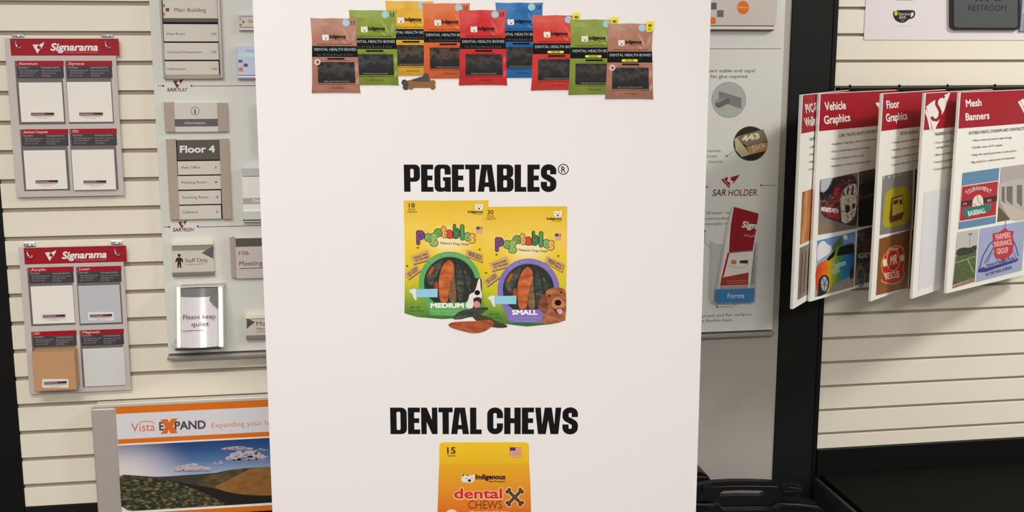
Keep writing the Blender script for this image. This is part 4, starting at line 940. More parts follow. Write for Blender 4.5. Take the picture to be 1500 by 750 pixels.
# ------------------------------------------------------------------ landscape graphic panel lower left
def build_landscape_panel():
    off = .020
    p = wall_pt(300, 592, off)
    O = (p.x, -off, 0.0)
    s = Sheet('graphic_panel', O, 0, 'framed landscape poster headed with orange X lettering, below the sample boards', 'poster')
    zz = (120, 570, 4.1667); s.zoom(*zz)
    F = .016
    a0 = s.ab(68, 300, F)[0]; a1 = .32 - O[0]; zt = s.ab(600, 92, F)[1]; zt2 = s.ab(400, 112, F)[1]
    zt = zt2 + .004
    ap = s.ab(222, 400, F)[0]
    box_obj('side_frame', a0, ap, -F - .004, .002, .02, zt, M((196, 186, 176), .35, .03, 20, .3), .004, s.e)
    box_obj('back_panel', ap, a1, -F, .002, .02, zt, WHITE, .001, s.e)
    box_obj('top_rail', a0 + .012, a1, -F + .001, .012, zt + .0005, zt + .011, M((216, 212, 200), .35, .03, 20, .2), .002, s.e)
    s.off = F
    o = s.off + LAY
    def band(name, y0, y1, mat, lay):
        """level strip; y0, y1 read at the right end x=1130 of the zoom"""
        z1 = s.ab(1130, y0, F)[1]; z0 = s.ab(1130, y1, F)[1]; oo = F + lay * LAY
        return link(name, mesh(name, [(ap + .001, -oo, z0), (a1, -oo, z0), (a1, -oo, z1), (ap + .001, -oo, z1)], [(0, 1, 2, 3)]), mat, s.e)
    band('orange_strip', 66, 108, ORANGE, 1)
    band('white_strip', 108, 260, M((226, 224, 226)), 1)
    band('orange_strip', 260, 288, ORANGE, 1)
    band('white_line', 288, 298, M((240, 236, 232)), 1)
    band('sky_print', 298, 560, sky_print(), 1)
    rc = random.Random(5)
    lt, dk_ = M((196, 182, 186), .6, .12, 160), M((140, 140, 160), .6, .08, 60)
    def cloud(cx, cy, w_, h_, n):
        A, B = [], []
        for i in range(n):
            u = rc.uniform(-1, 1); hh = (1 - u * u) ** .5
            x = cx + u * w_; y = cy - rc.random() * h_ * hh
            A.append(arc(x, y, w_ * .2 * rc.uniform(.4, 1.3), h_ * .17 * rc.uniform(.5, 1.3), 0, 324, 9))
            B.append(arc(cx + u * w_ * 1.05, cy + h_ * .12 + rc.uniform(-3, 3), w_ * .16, h_ * .14, 0, 324, 9))
        s.polys('cloud_shade_print', B, dk_, 2.6); s.polys('cloud_print', A, lt, 3)
    cloud(1000, 424, 105, 46, 60); cloud(950, 366, 85, 16, 40); cloud(675, 494, 95, 38, 54); cloud(830, 456, 28, 22, 12); cloud(1090, 412, 40, 24, 12); cloud(1100, 372, 40, 14, 8)
    # hills
    dark = speckle(((.3, (20, 22, 16)), (.46, (42, 44, 26)), (.56, (80, 78, 44)), (.66, (134, 118, 66)), (.8, (170, 150, 90))), 85)
    s.poly('far_ridge_print', [(224, 520), (330, 527), (450, 536), (560, 530), (700, 520), (830, 510), (1000, 492), (1160, 474), (1500, 462), (1500, 700), (224, 620)], M((64, 58, 52), .6, .2, 60), 2)
    s.poly('right_hill_print', [(700, 580), (730, 545), (800, 515), (900, 492), (1020, 480), (1160, 474), (1500, 462), (1500, 660), (980, 640), (780, 600)], speckle(((.3, (52, 46, 26)), (.5, (82, 70, 38)), (.7, (104, 88, 48))), 40), 3)
    s.poly('ochre_slope_print', [(795, 600), (880, 565), (960, 520), (1030, 484), (1160, 474), (1500, 460), (1500, 640), (1130, 650), (1000, 646), (900, 630)], speckle(((.3, (116, 72, 30)), (.5, (146, 96, 42)), (.7, (150, 110, 56))), 30), 4)
    s.poly('dark_valley_print', [(450, 540), (700, 590), (800, 604), (900, 632), (1000, 648), (1160, 652), (1500, 642), (1500, 760), (450, 760)], M((34, 28, 24), .6, .2, 60), 5)
    s.poly('bush_print', [(224, 518), (300, 532), (420, 540), (520, 556), (640, 590), (760, 640), (860, 690), (900, 712), (560, 726), (224, 758)], dark, 6)
    s.ell('green_glint_print', 338, 680, 14, 10, M((40, 120, 70)), 7)
    band('white_line', 694, 708, M((240, 236, 232)), 8)
    band('orange_strip', 708, 740, ORANGE, 8)
    band('black_strip', 740, 800, INK, 8)
    band('lower_print', 800, 1500, M((210, 200, 196)), 8)
    pu = M((84, 74, 92))
    s.text('title_lettering', [('Vista', 302, 260, 447, 50, {'bold': .005, 'y1': 254})], M((224, 116, 66)), 2)
    s.poly('swoosh_print', stroke([(350, 205), (370, 197), (400, 196), (425, 200), (440, 207)], 5), M((224, 116, 66)), 2)
    s.text('title_lettering', [('E', 472, 251, 502, 48, {'bold': .035, 'y1': 250}), ('PAND', 566, 247, 757, 48, {'bold': .035, 'y1': 240})], pu, 2)
    s.polys('cross_print', [[(478, 186), (522, 183), (534, 203), (545, 181), (584, 178), (556, 224), (585, 268), (542, 272), (530, 249), (520, 272), (482, 274), (509, 227)]], M((226, 112, 30)), 3)
    s.text('slogan_lettering', [('Expanding your horizons', 792, 236, 1136, 30, {'ref': 'Expanding your h', 'y1': 218})], M((224, 140, 90)), 2)
build_landscape_panel()

# ------------------------------------------------------------------ swinging panels on the right
HZ = 1.341
def build_rail():
    e = bpy.data.objects.new('panel_rail', None); COL.objects.link(e); e.location = (2.05, 0, 1.33)
    tag(e, 'black wall rail holding the swinging red-headed panels', 'rail')
    box_obj('rail_bar', 1.460 - 2.05, 2.70 - 2.05, -.030, -.0008, .002, .0175, BLACKS, .002, e)  # bar drawn taller: its black also stands for the shaded strip below
    for hx in (1.486, 1.637, 1.787, 1.936, 2.086, 2.236):
        bm = bmesh.new()
        bm_box(bm, hx - 2.05 - .013, hx - 2.05 + .013, -.056, -.030, .0115, .0175, .0015)
        h = bm_obj('hinge', bm, BLACKS, e)
        bm = bmesh.new(); bm_tube(bm, [(hx - 2.05, -.040, .0175), (hx - 2.05, -.040, .0255)], .0035, 8); bm_obj('pin', bm, BLACKS, h)
build_rail()
LEAFH = .556; LEAFZ = .785
WEDGE = M((238, 234, 224), .45, .015, 20)
def leaf(E, H, label, nm='swing_panel'):
    rz = math.atan2(H[1] - E[1], H[0] - E[0])
    s = Sheet(nm, (E[0], E[1], LEAFZ), rz, label, 'panel', 'swinging sign panels on the wall rail')
    bm = bmesh.new(); bm_box(bm, 0, .445, .0002, .0085, 0, LEAFH, .0010)
    bm_obj('board', bm, WEDGE, s.e)
    s.off = 0
    return s
def leaf_print(s, words, sub, bullets, hdr=True):
    """laid out in the panel's own size: header, lettering"""
    Wd = .445
    def R(name, a0, b0, a1, b1, mat, lay=1, parent=None):
        o = lay * LAY + .0002
        return link(name, mesh(name, [(a0, -o, b0), (a1, -o, b0), (a1, -o, b1), (a0, -o, b1)], [(0, 1, 2, 3)]), mat, parent or s.e)
    R('header_print', .004, LEAFH - .098, Wd - .001, LEAFH - .0008, M((160, 18, 36), .45, .03, 20))
    return R
def leaf_text(s, name, items, mat, lay=3):
    """items (string, a, b, cap, width per em ratio or None, bold)"""
    vs, fs = [], []; o = lay * LAY + .0002
    for st, a, b, cap, sq, bold in items:
        gv, gf = glyphs(st, bold, 0); m0 = span(gv)[0]; k = cap / CAPH; n = len(vs)
        vs += [(a + (x - m0) * k * sq, -o, b + y * k) for x, y in gv]; fs += [tuple(n + i for i in f) for f in gf]
    return link(name, mesh(name, vs, fs), mat, s.e)
def leaf_poly(s, name, plist, mat, lay=3, parent=None):
    vs, fs = [], []; o = lay * LAY + .0002
    for L in plist:
        b = len(vs)
        for t in tessellate_polygon([[Vector((p[0], p[1], 0)) for p in L]]): fs.append(tuple(b + i for i in t))
        vs += [(p[0], -o, p[1]) for p in L]
    return link(name, mesh(name, vs, fs), mat, parent or s.e)
LEAVES = [((1.196, -.382), (1.486, -.043)), ((1.278, -.303), (1.637, -.043)), ((1.4415, -.3265), (1.787, -.043)), ((1.569, -.312), (1.936, -.043)), ((1.696, -.264), (2.086, -.043))]
OFFW = M((238, 228, 224))
LISTINK = M((44, 40, 42), .6, .04, 80)
def bigS(a, b, k):
    f = lambda L: [(a + x * k, b + y * k) for x, y in L]
    return [f([(0, .88), (.05, .88), (.16, .62), (.24, .34), (.22, .30), (.12, .58)]), f([(.08, .90), (.30, .99), (.40, 1.0), (.34, .86), (.34, .74), (.46, .66), (.55, .60), (.57, .52), (.50, .44), (.44, .48), (.36, .34), (.28, .30), (.26, .5), (.18, .74)]), f([(.48, .96), (.58, .98), (.92, 1.22), (.74, .80), (.64, .62), (.62, .78), (.50, .84)])]
def build_leaves():
    # 1 wallpaper
    s = leaf(*LEAVES[0], 'leftmost swinging panel headed PVC-F, mostly covered by the vehicle panel')
    R = leaf_print(s, None, None, None)
    s.zoom(1155, 125, 5.36); s.off = .0002
    def lines(title, sub, bl, capt=62, caps=25, capb=17):
        s.text('title_lettering', [(a, x0, y0, x1, capt, {'bold': .025, 'y1': y1, **({'ref': r} if r else {})}) for a, x0, y0, x1, y1, r in title], OFFW, 3)
        s.text('list_lettering', [(a, x0, y0, x1, caps, {'bold': .004, 'y1': y1, **({'ref': r} if r else {})}) for a, x0, y0, x1, y1, r in sub], LISTINK, 3)
        s.text('list_lettering', [(a, x0, y0, x1, capb, {'y1': y1, **({'ref': r} if r else {})}) for a, x0, y0, x1, y1, r in bl], LISTINK, 3)
    lines([('PVC-Free', 140, 218, 226, 204, 'PVC-F'), ('Wallpaper', 135, 326, 222, 306, 'Wallp')], [('HOSPITALITY, RETAIL, OFFICES', 172, 437, 222, 424, 'HOSPI')],
          [('\u2022 Safe and odor free', 166, 498, 222, 480, '\u2022 Safe a'), ('\u2022 Matte or textured', 164, 556, 222, 540, '\u2022 Matte'), ('\u2022 Wide seamless drops', 162, 614, 220, 598, '\u2022 Wide s'), ('\u2022 Printed in full color', 158, 672, 220, 654, '\u2022 Printe')], 68)
    R('photo_print', .035, .166, .205, .305, GR(((0, (150, 90, 50)), (.2, (206, 150, 96)), (.38, (190, 110, 54)), (.55, (110, 92, 50)), (.8, (206, 140, 80)), (1, (150, 84, 40))), 'X', .5, 14))
    R('photo_print', .212, .166, .415, .305, M((120, 90, 60), .5, .3, 30))
    R('photo_print', .035, .018, .205, .158, GR(((0, (120, 104, 90)), (.5, (150, 134, 118)), (1, (110, 96, 84))), 'X', .5, 20))
    R('photo_print', .212, .018, .415, .158, M((110, 100, 92), .5, .3, 30))
    leaf_poly(s, 'curtain_print', [[(.05 + .03 * i, .03), (.062 + .03 * i, .03), (.066 + .03 * i, .14), (.054 + .03 * i, .14)] for i in range(5)], M((92, 76, 64)), 2)
    # 2 vehicle graphics
    s = leaf(*LEAVES[1], 'swinging panel headed Vehicle Graphics with photos of wrapped cars')
    R = leaf_print(s, None, None, None)
    s.zoom(1155, 125, 5.36); s.off = .0002
    lines([('Vehicle', 287, 197, 452, 184, None), ('Graphics', 283, 305, 487, 279, None)], [('CARS, TRUCKS, BOATS, MOTORCYCLES, ATVS', 398, 408, 722, 368, 'CARS, TRUCKS, BOATS, MOTORCYCL')],
          [('\u2022 Available in high gloss, matte, brushed metals', 335, 472, 690, 428, None), ('\u2022 Full or partial wraps, graphics, lettering', 332, 530, 638, 492, None), ('\u2022 Personal, business or fleet wraps', 330, 588, 595, 554, None), ('\u2022 Available in a variety of colors and styles', 328, 645, 645, 602, None)])
    s.polys('header_logo', [[(684, 140), (706, 132), (740, 190), (760, 260), (740, 250), (722, 200)], [(716, 126), (760, 96), (840, 70), (800, 180), (790, 250), (762, 180)]], OFFW, 3)
    ph = s.zoom(1185, 245, 3.75)
    s.off = .0002
    def ph_(nm, pts, m, lay=2, parent=None): return s.poly(nm, pts, m, lay, parent)
    p = ph_('photo_print', [(60, 72), (270, 28), (266, 336), (50, 372)], M((120, 116, 112), .5, .1, 40), 1)
    ph_('truck_window_print', [(66, 66), (130, 56), (104, 120), (66, 148)], M((178, 184, 190), .5, .08, 40), 2, p)
    ph_('truck_body_print', [(66, 150), (104, 120), (128, 66), (160, 50), (270, 30), (267, 330), (210, 316), (165, 304), (62, 268)], speckle(((.3, (20, 18, 20)), (.48, (50, 38, 40)), (.58, (110, 40, 40)), (.7, (150, 140, 134))), 60), 2, p)
    ph_('truck_glass_print', [(84, 142), (112, 112), (136, 66), (150, 64), (132, 140), (92, 176)], M((28, 30, 34), .4, .2, 60), 2.5, p)
    ph_('truck_mirror_print', [(58, 140), (72, 132), (84, 150), (82, 180), (64, 178)], M((28, 26, 28)), 3, p)
    ph_('red_splash_print', [(130, 130), (160, 100), (176, 120), (170, 180), (140, 200), (96, 210), (66, 236), (160, 300), (170, 262), (150, 240)], speckle(((.3, (60, 16, 18)), (.5, (146, 32, 34)), (.62, (190, 60, 56)), (.75, (40, 30, 30))), 70), 2.8, p)
    ph_('skull_print', [(170, 170), (190, 120), (230, 90), (266, 92), (262, 190), (258, 250), (238, 290), (200, 312), (178, 298), (176, 250)], speckle(((.35, (120, 112, 98)), (.5, (196, 188, 168)), (.65, (224, 218, 200))), 70), 3, p)
    s.polys('skull_dark_print', [[(196, 220), (210, 202), (228, 214), (222, 248), (204, 252)], [(236, 200), (254, 196), (252, 226), (238, 232)], [(226, 252), (236, 250), (234, 270)], [(180, 150), (196, 120), (192, 160)], [(206, 140), (214, 104), (222, 104), (214, 160)], [(230, 150), (240, 96), (248, 98), (240, 160)]], M((66, 28, 30)), 3.5, p)
    s.text('truck_lettering', [('MONSTR METH', 66, 240, 160, 22, {'bold': .05, 'y1': 252})], M((230, 226, 220)), 4, p)
    ph_('ground_print', [(50, 372), (54, 290), (110, 300), (166, 346)], M((140, 118, 98), .5, .1), 3.2, p)
    p = ph_('photo_print', [(274, 26), (386, 2), (382, 312), (268, 330)], speckle(((.35, (40, 34, 30)), (.5, (70, 58, 50)), (.7, (110, 90, 76))), 20), 1)
    ph_('dark_car_print', [(280, 90), (340, 64), (386, 60), (384, 130), (276, 168)], M((18, 18, 20), .4, .2), 2, p)
    ph_('dark_ground_print', [(276, 180), (386, 150), (384, 310), (270, 326)], M((20, 18, 18), .4, .2), 2, p)
    p = ph_('photo_print', [(46, 404), (256, 352), (246, 656), (34, 714)], GR(((0, (150, 140, 130)), (.35, (150, 146, 140)), (.6, (150, 170, 200)), (1, (96, 136, 190))), 'Z', .2, 20), 1)
    for q in ([(46, 440), (60, 412), (84, 402), (100, 424), (126, 434), (120, 470), (70, 500), (44, 520)], [(186, 376), (206, 368), (216, 392), (196, 402)]): s.poly('cloud_print', q, M((226, 224, 222), .5, .06, 60), 2, p)
    ph_('tree_print', [(128, 430), (150, 410), (176, 372), (188, 400), (190, 440), (130, 470)], M((84, 110, 60), .5, .3, 90), 2, p)
    bodyg = GR(((0, (200, 44, 24)), (.22, (220, 110, 24)), (.38, (206, 190, 40)), (.55, (70, 150, 60)), (.78, (30, 120, 170)), (1, (40, 60, 130))), 'X', .3, 20)
    ph_('car_body_print', [(40, 560), (50, 530), (96, 508), (120, 470), (160, 432), (222, 416), (252, 416), (248, 590), (224, 600), (128, 648), (104, 690), (40, 690), (36, 600)], bodyg, 3, p)
    s.polys('car_window_print', [[(96, 506), (128, 470), (150, 446), (140, 486), (110, 514)], [(150, 486), (168, 440), (212, 426), (250, 424), (250, 470), (196, 482)]], M((22, 24, 30), .3, .2), 4, p)
    for q in ([(50, 690), (52, 620), (70, 594), (96, 590), (112, 610), (110, 660), (92, 694), (60, 710), (44, 706)], [(222, 600), (226, 560), (238, 548), (248, 560), (246, 600), (230, 620)]): s.poly('car_wheel_print', q, M((24, 22, 24), .5, .2), 4, p)
    s.ell('car_rim_print', 85, 640, 19, 40, M((170, 168, 170), .4, .15, 200), 5, p)
    s.polys('car_spoke_print', [stroke([(85, 640), (85 + 18 * math.cos(a), 640 + 37 * math.sin(a))], 4) for a in [.4 + 1.2566 * i for i in range(5)]], M((60, 60, 64)), 6, p)
    s.text('car_lettering', [('Seafoam', 140, 556, 206, 30, {'bold': .03, 'y1': 534}), ('SPRAY', 132, 590, 176, 28, {'bold': .03, 'y1': 572})], M((190, 220, 220)), 5, p)
    p = ph_('photo_print', [(266, 348), (366, 322), (344, 628), (252, 650)], speckle(((.35, (30, 28, 28)), (.5, (62, 58, 56)), (.7, (120, 112, 106))), 25), 1)
    ph_('red_shape_print', [(300, 470), (316, 420), (364, 352), (356, 440), (310, 480)], M((126, 26, 30), .5, .15), 2, p)
    s.text('bike_lettering', [('GETAWAY', 272, 500, 352, 24, {'bold': .05, 'ref': 'GET', 'y1': 490})], M((190, 186, 180)), 3, p)
    s.poly('bike_wheel_print', [arc(285, 600, 26, 58, 0, 345, 23), arc(285, 600, 19, 46, 0, 345, 23)], M((140, 136, 132)), 3, p)
    # 3 floor graphics
    s = leaf(*LEAVES[2], 'swinging panel headed Floor Graphics with a red rescue emblem photo')
    R = leaf_print(s, None, None, None)
    s.zoom(1280, 120, 5.357); s.off = .0002
    lines([('Floor', 103, 210, 202, 199, None), ('Graphics', 99, 313, 264, 291, None)], [('RETAIL BUSINESS, TRADE SHOWS, EVENTS', 212, 417, 382, 396, 'RETAIL BUSINESS, TR')],
          [('\u2022 Unique non-skid surface for any floor', 140, 486, 372, 450, '\u2022 Unique non-skid surface for a'), ('\u2022 Weather, fade and abrasion resistant', 137, 545, 370, 506, '\u2022 Weather, fade and abrasion r'), ('\u2022 Reflective surface means graphics pop', 135, 605, 368, 563, '\u2022 Reflective surface means gr'), ('\u2022 Custom, full-color, and high resolution', 134, 662, 368, 618, '\u2022 Custom, full-color, and high r')], 60)
    s.zoom(1275, 240, 3.6585); s.off = .0002
    p = s.poly('photo_print', [(66, 66), (230, 32), (218, 350), (50, 382)], M((132, 126, 120), .5, .12, 40), 1)
    s.poly('yellow_mat_print', [(88, 140), (170, 118), (214, 128), (214, 320), (120, 338), (64, 346), (74, 200)], M((172, 158, 34), .5, .1, 60), 2, p)
    s.poly('box_print', [(112, 184), (176, 164), (182, 262), (168, 296), (104, 318), (100, 290)], M((96, 58, 36), .5, .2, 80), 3, p)
    s.poly('box_face_print', [(120, 190), (174, 172), (178, 256), (118, 280)], M((196, 176, 60), .5, .15, 90), 4, p)
    s.polys('box_mark_print', [[(122, 200), (148, 188), (150, 210), (124, 220)], [(154, 196), (170, 186), (172, 214), (158, 220)], [(110, 290), (176, 262), (172, 288), (110, 310)]], M((110, 52, 44)), 5, p)
    s.polys('lamp_dots_print', [arc(x, y, 3, 8, 0, 315, 7) for x, y in ((72, 74), (100, 70), (128, 66), (156, 60))], M((210, 206, 200)), 2, p)
    p = s.poly('photo_print', [(48, 402), (214, 354), (200, 664), (30, 706)], M((132, 82, 44), .5, .12, 25), 1)
    em = [(136, 436), (160, 440), (178, 452), (184, 490), (186, 520), (176, 560), (186, 590), (170, 630), (120, 650), (60, 634), (56, 620), (76, 600), (60, 570), (58, 530), (72, 492), (92, 470), (100, 450)]
    s.poly('emblem_edge_print', em, M((206, 176, 84)), 2, p)
    s.poly('emblem_print', [(121 + (x - 121) * .93, 540 + (y - 540) * .95) for x, y in em], M((188, 34, 32), .5, .06), 3, p)
    s.poly('emblem_ring_print', [arc(122, 516, 36, 60, 0, 345, 23), arc(122, 516, 33, 56, 0, 345, 23)], M((220, 190, 110)), 4, p)
    s.text('emblem_lettering', [('MR', 106, 538, 142, 48, {'bold': .03}), ('RESCUE', 82, 620, 158, 34, {'bold': .02, 'y1': 606}), ('THE FIRE', 108, 466, 150, 12, {'bold': .02, 'y1': 460})], M((236, 222, 190)), 5, p)
    s.polys('emblem_tool_print', [[(66, 520), (78, 506), (90, 520), (88, 546), (70, 552)], [(160, 494), (172, 484), (182, 500), (178, 520), (164, 524)]], M((230, 220, 196)), 4, p)
    p = s.poly('photo_print', [(240, 30), (300, 14), (288, 330), (228, 346)], M((40, 36, 34), .5, .3), 1)
    p = s.poly('photo_print', [(224, 352), (288, 334), (270, 640), (206, 662)], M((44, 42, 34), .5, .3), 1)
    # 4 S logo panel
    s = leaf(*LEAVES[3], 'swinging white panel with large white S wing mark on red, beside the mesh panel')
    R = leaf_print(s, None, None, None)
    s.zoom(1280, 120, 5.357); s.off = .0002
    s.poly('header_logo', [(410, 194), (444, 166), (480, 142), (540, 110), (600, 82), (578, 150), (552, 228), (530, 262), (512, 306), (492, 346), (480, 382), (464, 382), (452, 330), (436, 272)], OFFW, 3, label='white wing shape behind a red S')
    s.poly('logo_letter', stroke([(556, 122), (540, 112), (512, 120), (494, 144), (492, 178), (508, 204), (522, 236), (516, 276), (494, 300), (468, 296), (452, 274)], 25), M((160, 18, 36), .45, .03, 20), 4)
    s.poly('logo_sweep', [(406, 216), (414, 216), (434, 268), (448, 330), (455, 382), (440, 382), (430, 330), (418, 280), (404, 246)], OFFW, 3)
    lines([], [('TRAINING FACILITIES, SCHOOLS', 480, 425, 640, 402, 'TRAINING FACILIT')],
          [('\u2022 Turn any wall, door or locker into a', 478, 488, 628, 464, '\u2022 Turn any wall, doo'), ('message board', 490, 524, 594, 508, None), ('\u2022 Block-out layer for true color', 474, 584, 626, 558, '\u2022 Block-out layer for'), ('\u2022 Featured a permanent bond', 470, 640, 622, 614, '\u2022 Featured a permane'), ('\u2022 Can be applied to glass', 466, 697, 618, 670, '\u2022 Can be applied to g')])
    R('blank_print', .030, .02, .415, .29, M((222, 220, 220), .3, .02), 1)
    # 5 mesh banners
    s = leaf(*LEAVES[4], 'rightmost swinging panel headed Mesh Banners with baseball poster photo')
    R = leaf_print(s, None, None, None)
    s.zoom(1390, 120, 5.355); s.off = .0002
    s.text('title_lettering', [('Mesh', 135, 196, 257, 54, {'bold': .025, 'y1': 186}), ('Banners', 133, 302, 319, 54, {'bold': .025, 'y1': 288})], OFFW, 3)
    s.polys('header_logo', [[(540, 156), (552, 150), (580, 186), (589, 214), (589, 246), (566, 200)], [(556, 148), (580, 132), (620, 140), (640, 250), (606, 246), (586, 190)]], OFFW, 3)
    s.text('list_lettering', [('OUTSIDE EVENTS, STADIUMS AND CONSTRUCTION', 156, 414, 590, 24, {'bold': .004, 'ref': 'OUTSIDE EVENTS, STADIUMS AND CONSTRUCTI', 'y1': 376})] +
           [(t, x0, y0, x1, 17, {'y1': y1}) for t, x0, y0, x1, y1 in (('• Allows wind and sound to pass through', 182, 468, 494, 442), ('• Durable, water, & UV resistant', 178, 524, 421, 502), ('• Hang with optional grommets or pole pockets', 174, 582, 530, 546), ('• Big results for a small amount of investment', 170, 640, 518, 600))], LISTINK, 3)
    s.zoom(1385, 240, 3.846)
    p = s.poly('photo_print', [(96, 52), (304, 22), (282, 334), (72, 370)], M((96, 136, 166), .5, .06, 200), 1)
    s.poly('baseball_red_print', [(92, 128), (298, 96), (284, 290), (78, 326)], M((176, 40, 48), .5, .06, 60), 2, p)
    s.poly('baseball_border_print', [[(90, 124), (300, 92), (285, 294), (76, 330)], [(94, 130), (296, 99), (282, 288), (80, 322)]], M((214, 190, 186)), 2.5, p)
    s.poly('dark_bar_print', [(88, 212), (292, 178), (290, 210), (86, 244)], M((66, 42, 46)), 3, p)
    s.poly('teal_ribbon_print', [(94, 262), (112, 250), (240, 226), (264, 224), (250, 262), (226, 276), (128, 300), (106, 302)], M((34, 122, 110), .5, .05), 4, p)
    s.poly('ball_print', [(150, 246), (152, 206), (166, 184), (186, 172), (206, 182), (214, 208), (212, 238), (180, 250)], M((228, 216, 200)), 3.5, p)
    s.polys('ball_seam_print', [stroke([(178, 176), (184, 210), (212, 236)], 3), stroke([(152, 222), (170, 232), (176, 248)], 3)], M((150, 60, 50)), 4.5, p)
    its = []
    txt = 'TOURNAMENT'; 
    for i, ch in enumerate(txt):
        u = i / 9; x = 124 + 116 * u; y = 176 - 15 * u - 20 * (1 - (2 * u - 1) ** 2)
        x2 = x + 11.5; y2 = y + (-15 + 80 * (2 * u - 1)) * 11.5 / 116
        its.append((ch, x, y, x2, 22, {'bold': .02, 'y1': y2}))
    s.text('baseball_lettering', its, M((226, 206, 196)), 4, p, None, True)
    s.text('baseball_lettering', [('BASEBALL', 130, 294, 228, 26, {'bold': .03, 'y1': 274})], M((226, 226, 216)), 5, p)
    s.text('year_lettering', [('19', 100, 232, 118, 12, {'bold': .02}), ('82', 236, 212, 258, 12, {'bold': .02})], M((206, 180, 176)), 5, p)
    p = s.poly('photo_print', [(312, 20), (560, -14), (560, 284), (292, 328)], M((160, 150, 142), .5, .06), 1)
    s.poly('sky_print', [(312, 20), (560, -14), (560, 60), (420, 90), (310, 110)], M((176, 166, 160)), 2, p)
    s.poly('building_print', [(302, 110), (442, 76), (560, 60), (560, 250), (440, 260), (300, 200)], M((186, 180, 170), .5, .06), 3, p)
    s.polys('fence_panel_print', [[(x, 132 - (x - 310) * .12), (x + wd, 132 - (x - 310) * .12 - 3), (x + wd, 226 + (x - 310) * .2), (x, 200 + (x - 310) * .2)] for x, wd in ((316, 18), (344, 34), (402, 30), (450, 50))], M((116, 108, 104), .5, .2, 60), 4, p)
    s.poly('path_print', [(300, 206), (440, 262), (560, 300), (400, 320), (364, 314)], M((196, 182, 168)), 4, p)
    s.poly('ground_print', [(300, 240), (364, 314), (292, 328)], M((104, 86, 60), .5, .15), 5, p)
    p = s.poly('photo_print', [(66, 386), (188, 366), (166, 652), (38, 688)], M((190, 186, 178), .5, .05), 1)
    s.poly('tree_line_print', [(60, 492), (76, 476), (110, 470), (136, 474), (160, 460), (178, 458), (174, 496), (58, 524)], speckle(((.35, (26, 26, 20)), (.6, (66, 62, 46))), 120), 2, p)
    s.poly('field_print', [(58, 522), (174, 490), (166, 640), (40, 684)], speckle(((.35, (62, 76, 38)), (.6, (92, 106, 58))), 80), 2, p)
    s.polys('field_line_print', [stroke([(126, 540), (158, 610)], 2.5), stroke([(52, 560), (170, 520)], 2)], M((206, 206, 190)), 3, p)
    s.poly('stand_print', [(40, 690), (166, 640), (166, 664), (40, 702)], M((150, 116, 96), .5, .15), 3, p)
    s.polys('light_mast_print', [stroke([(140, 392), (134, 474)], 2), [(130, 394), (152, 390), (152, 398), (130, 402)]], M((110, 108, 104)), 3, p)
    p = s.poly('photo_print', [(194, 366), (450, 320), (430, 600), (170, 668)], M((160, 168, 196), .5, .06, 30), 1)
    bl = M((62, 56, 130))
    s.polys('roof_print', [stroke([(192, 590), (210, 520), (250, 450), (300, 408)], 6), stroke([(410, 520), (398, 470), (372, 408)], 6), stroke([(220, 560), (272, 470)], 5), stroke([(260, 440), (300, 520), (330, 560)], 4), stroke([(236, 556), (262, 500), (300, 548)], 4), stroke([(400, 540), (376, 470), (350, 540)], 4), stroke([(340, 320), (334, 366)], 3)], bl, 2, p)
    s.poly('ribbon_print', [(186, 592), (218, 580), (222, 588), (390, 540), (412, 530), (406, 548), (390, 554), (224, 610), (182, 612)], bl, 3, p)
    s.poly('shield_print', [(264, 392), (300, 386), (336, 360), (356, 378), (384, 378), (378, 420), (386, 446), (376, 506), (330, 544), (282, 530), (272, 480)], M((186, 52, 62), .5, .05), 4, p)
    s.text('shield_lettering', [('FARMERS', 286, 428, 368, 30, {'bold': .02, 'y1': 414}), ('INSURANCE', 276, 468, 374, 28, {'bold': .02, 'y1': 452}), ('GROUP', 292, 510, 356, 30, {'bold': .02, 'y1': 498})], M((240, 200, 190)), 5, p)
    s.text('photo_lettering', [('Home of Stadium Yards', 234, 580, 390, 18, {'bold': .02, 'y1': 538}), ('IN THE PARK AVENUE', 230, 634, 376, 18, {'bold': .02, 'y1': 590})], bl, 4, p)
build_leaves()

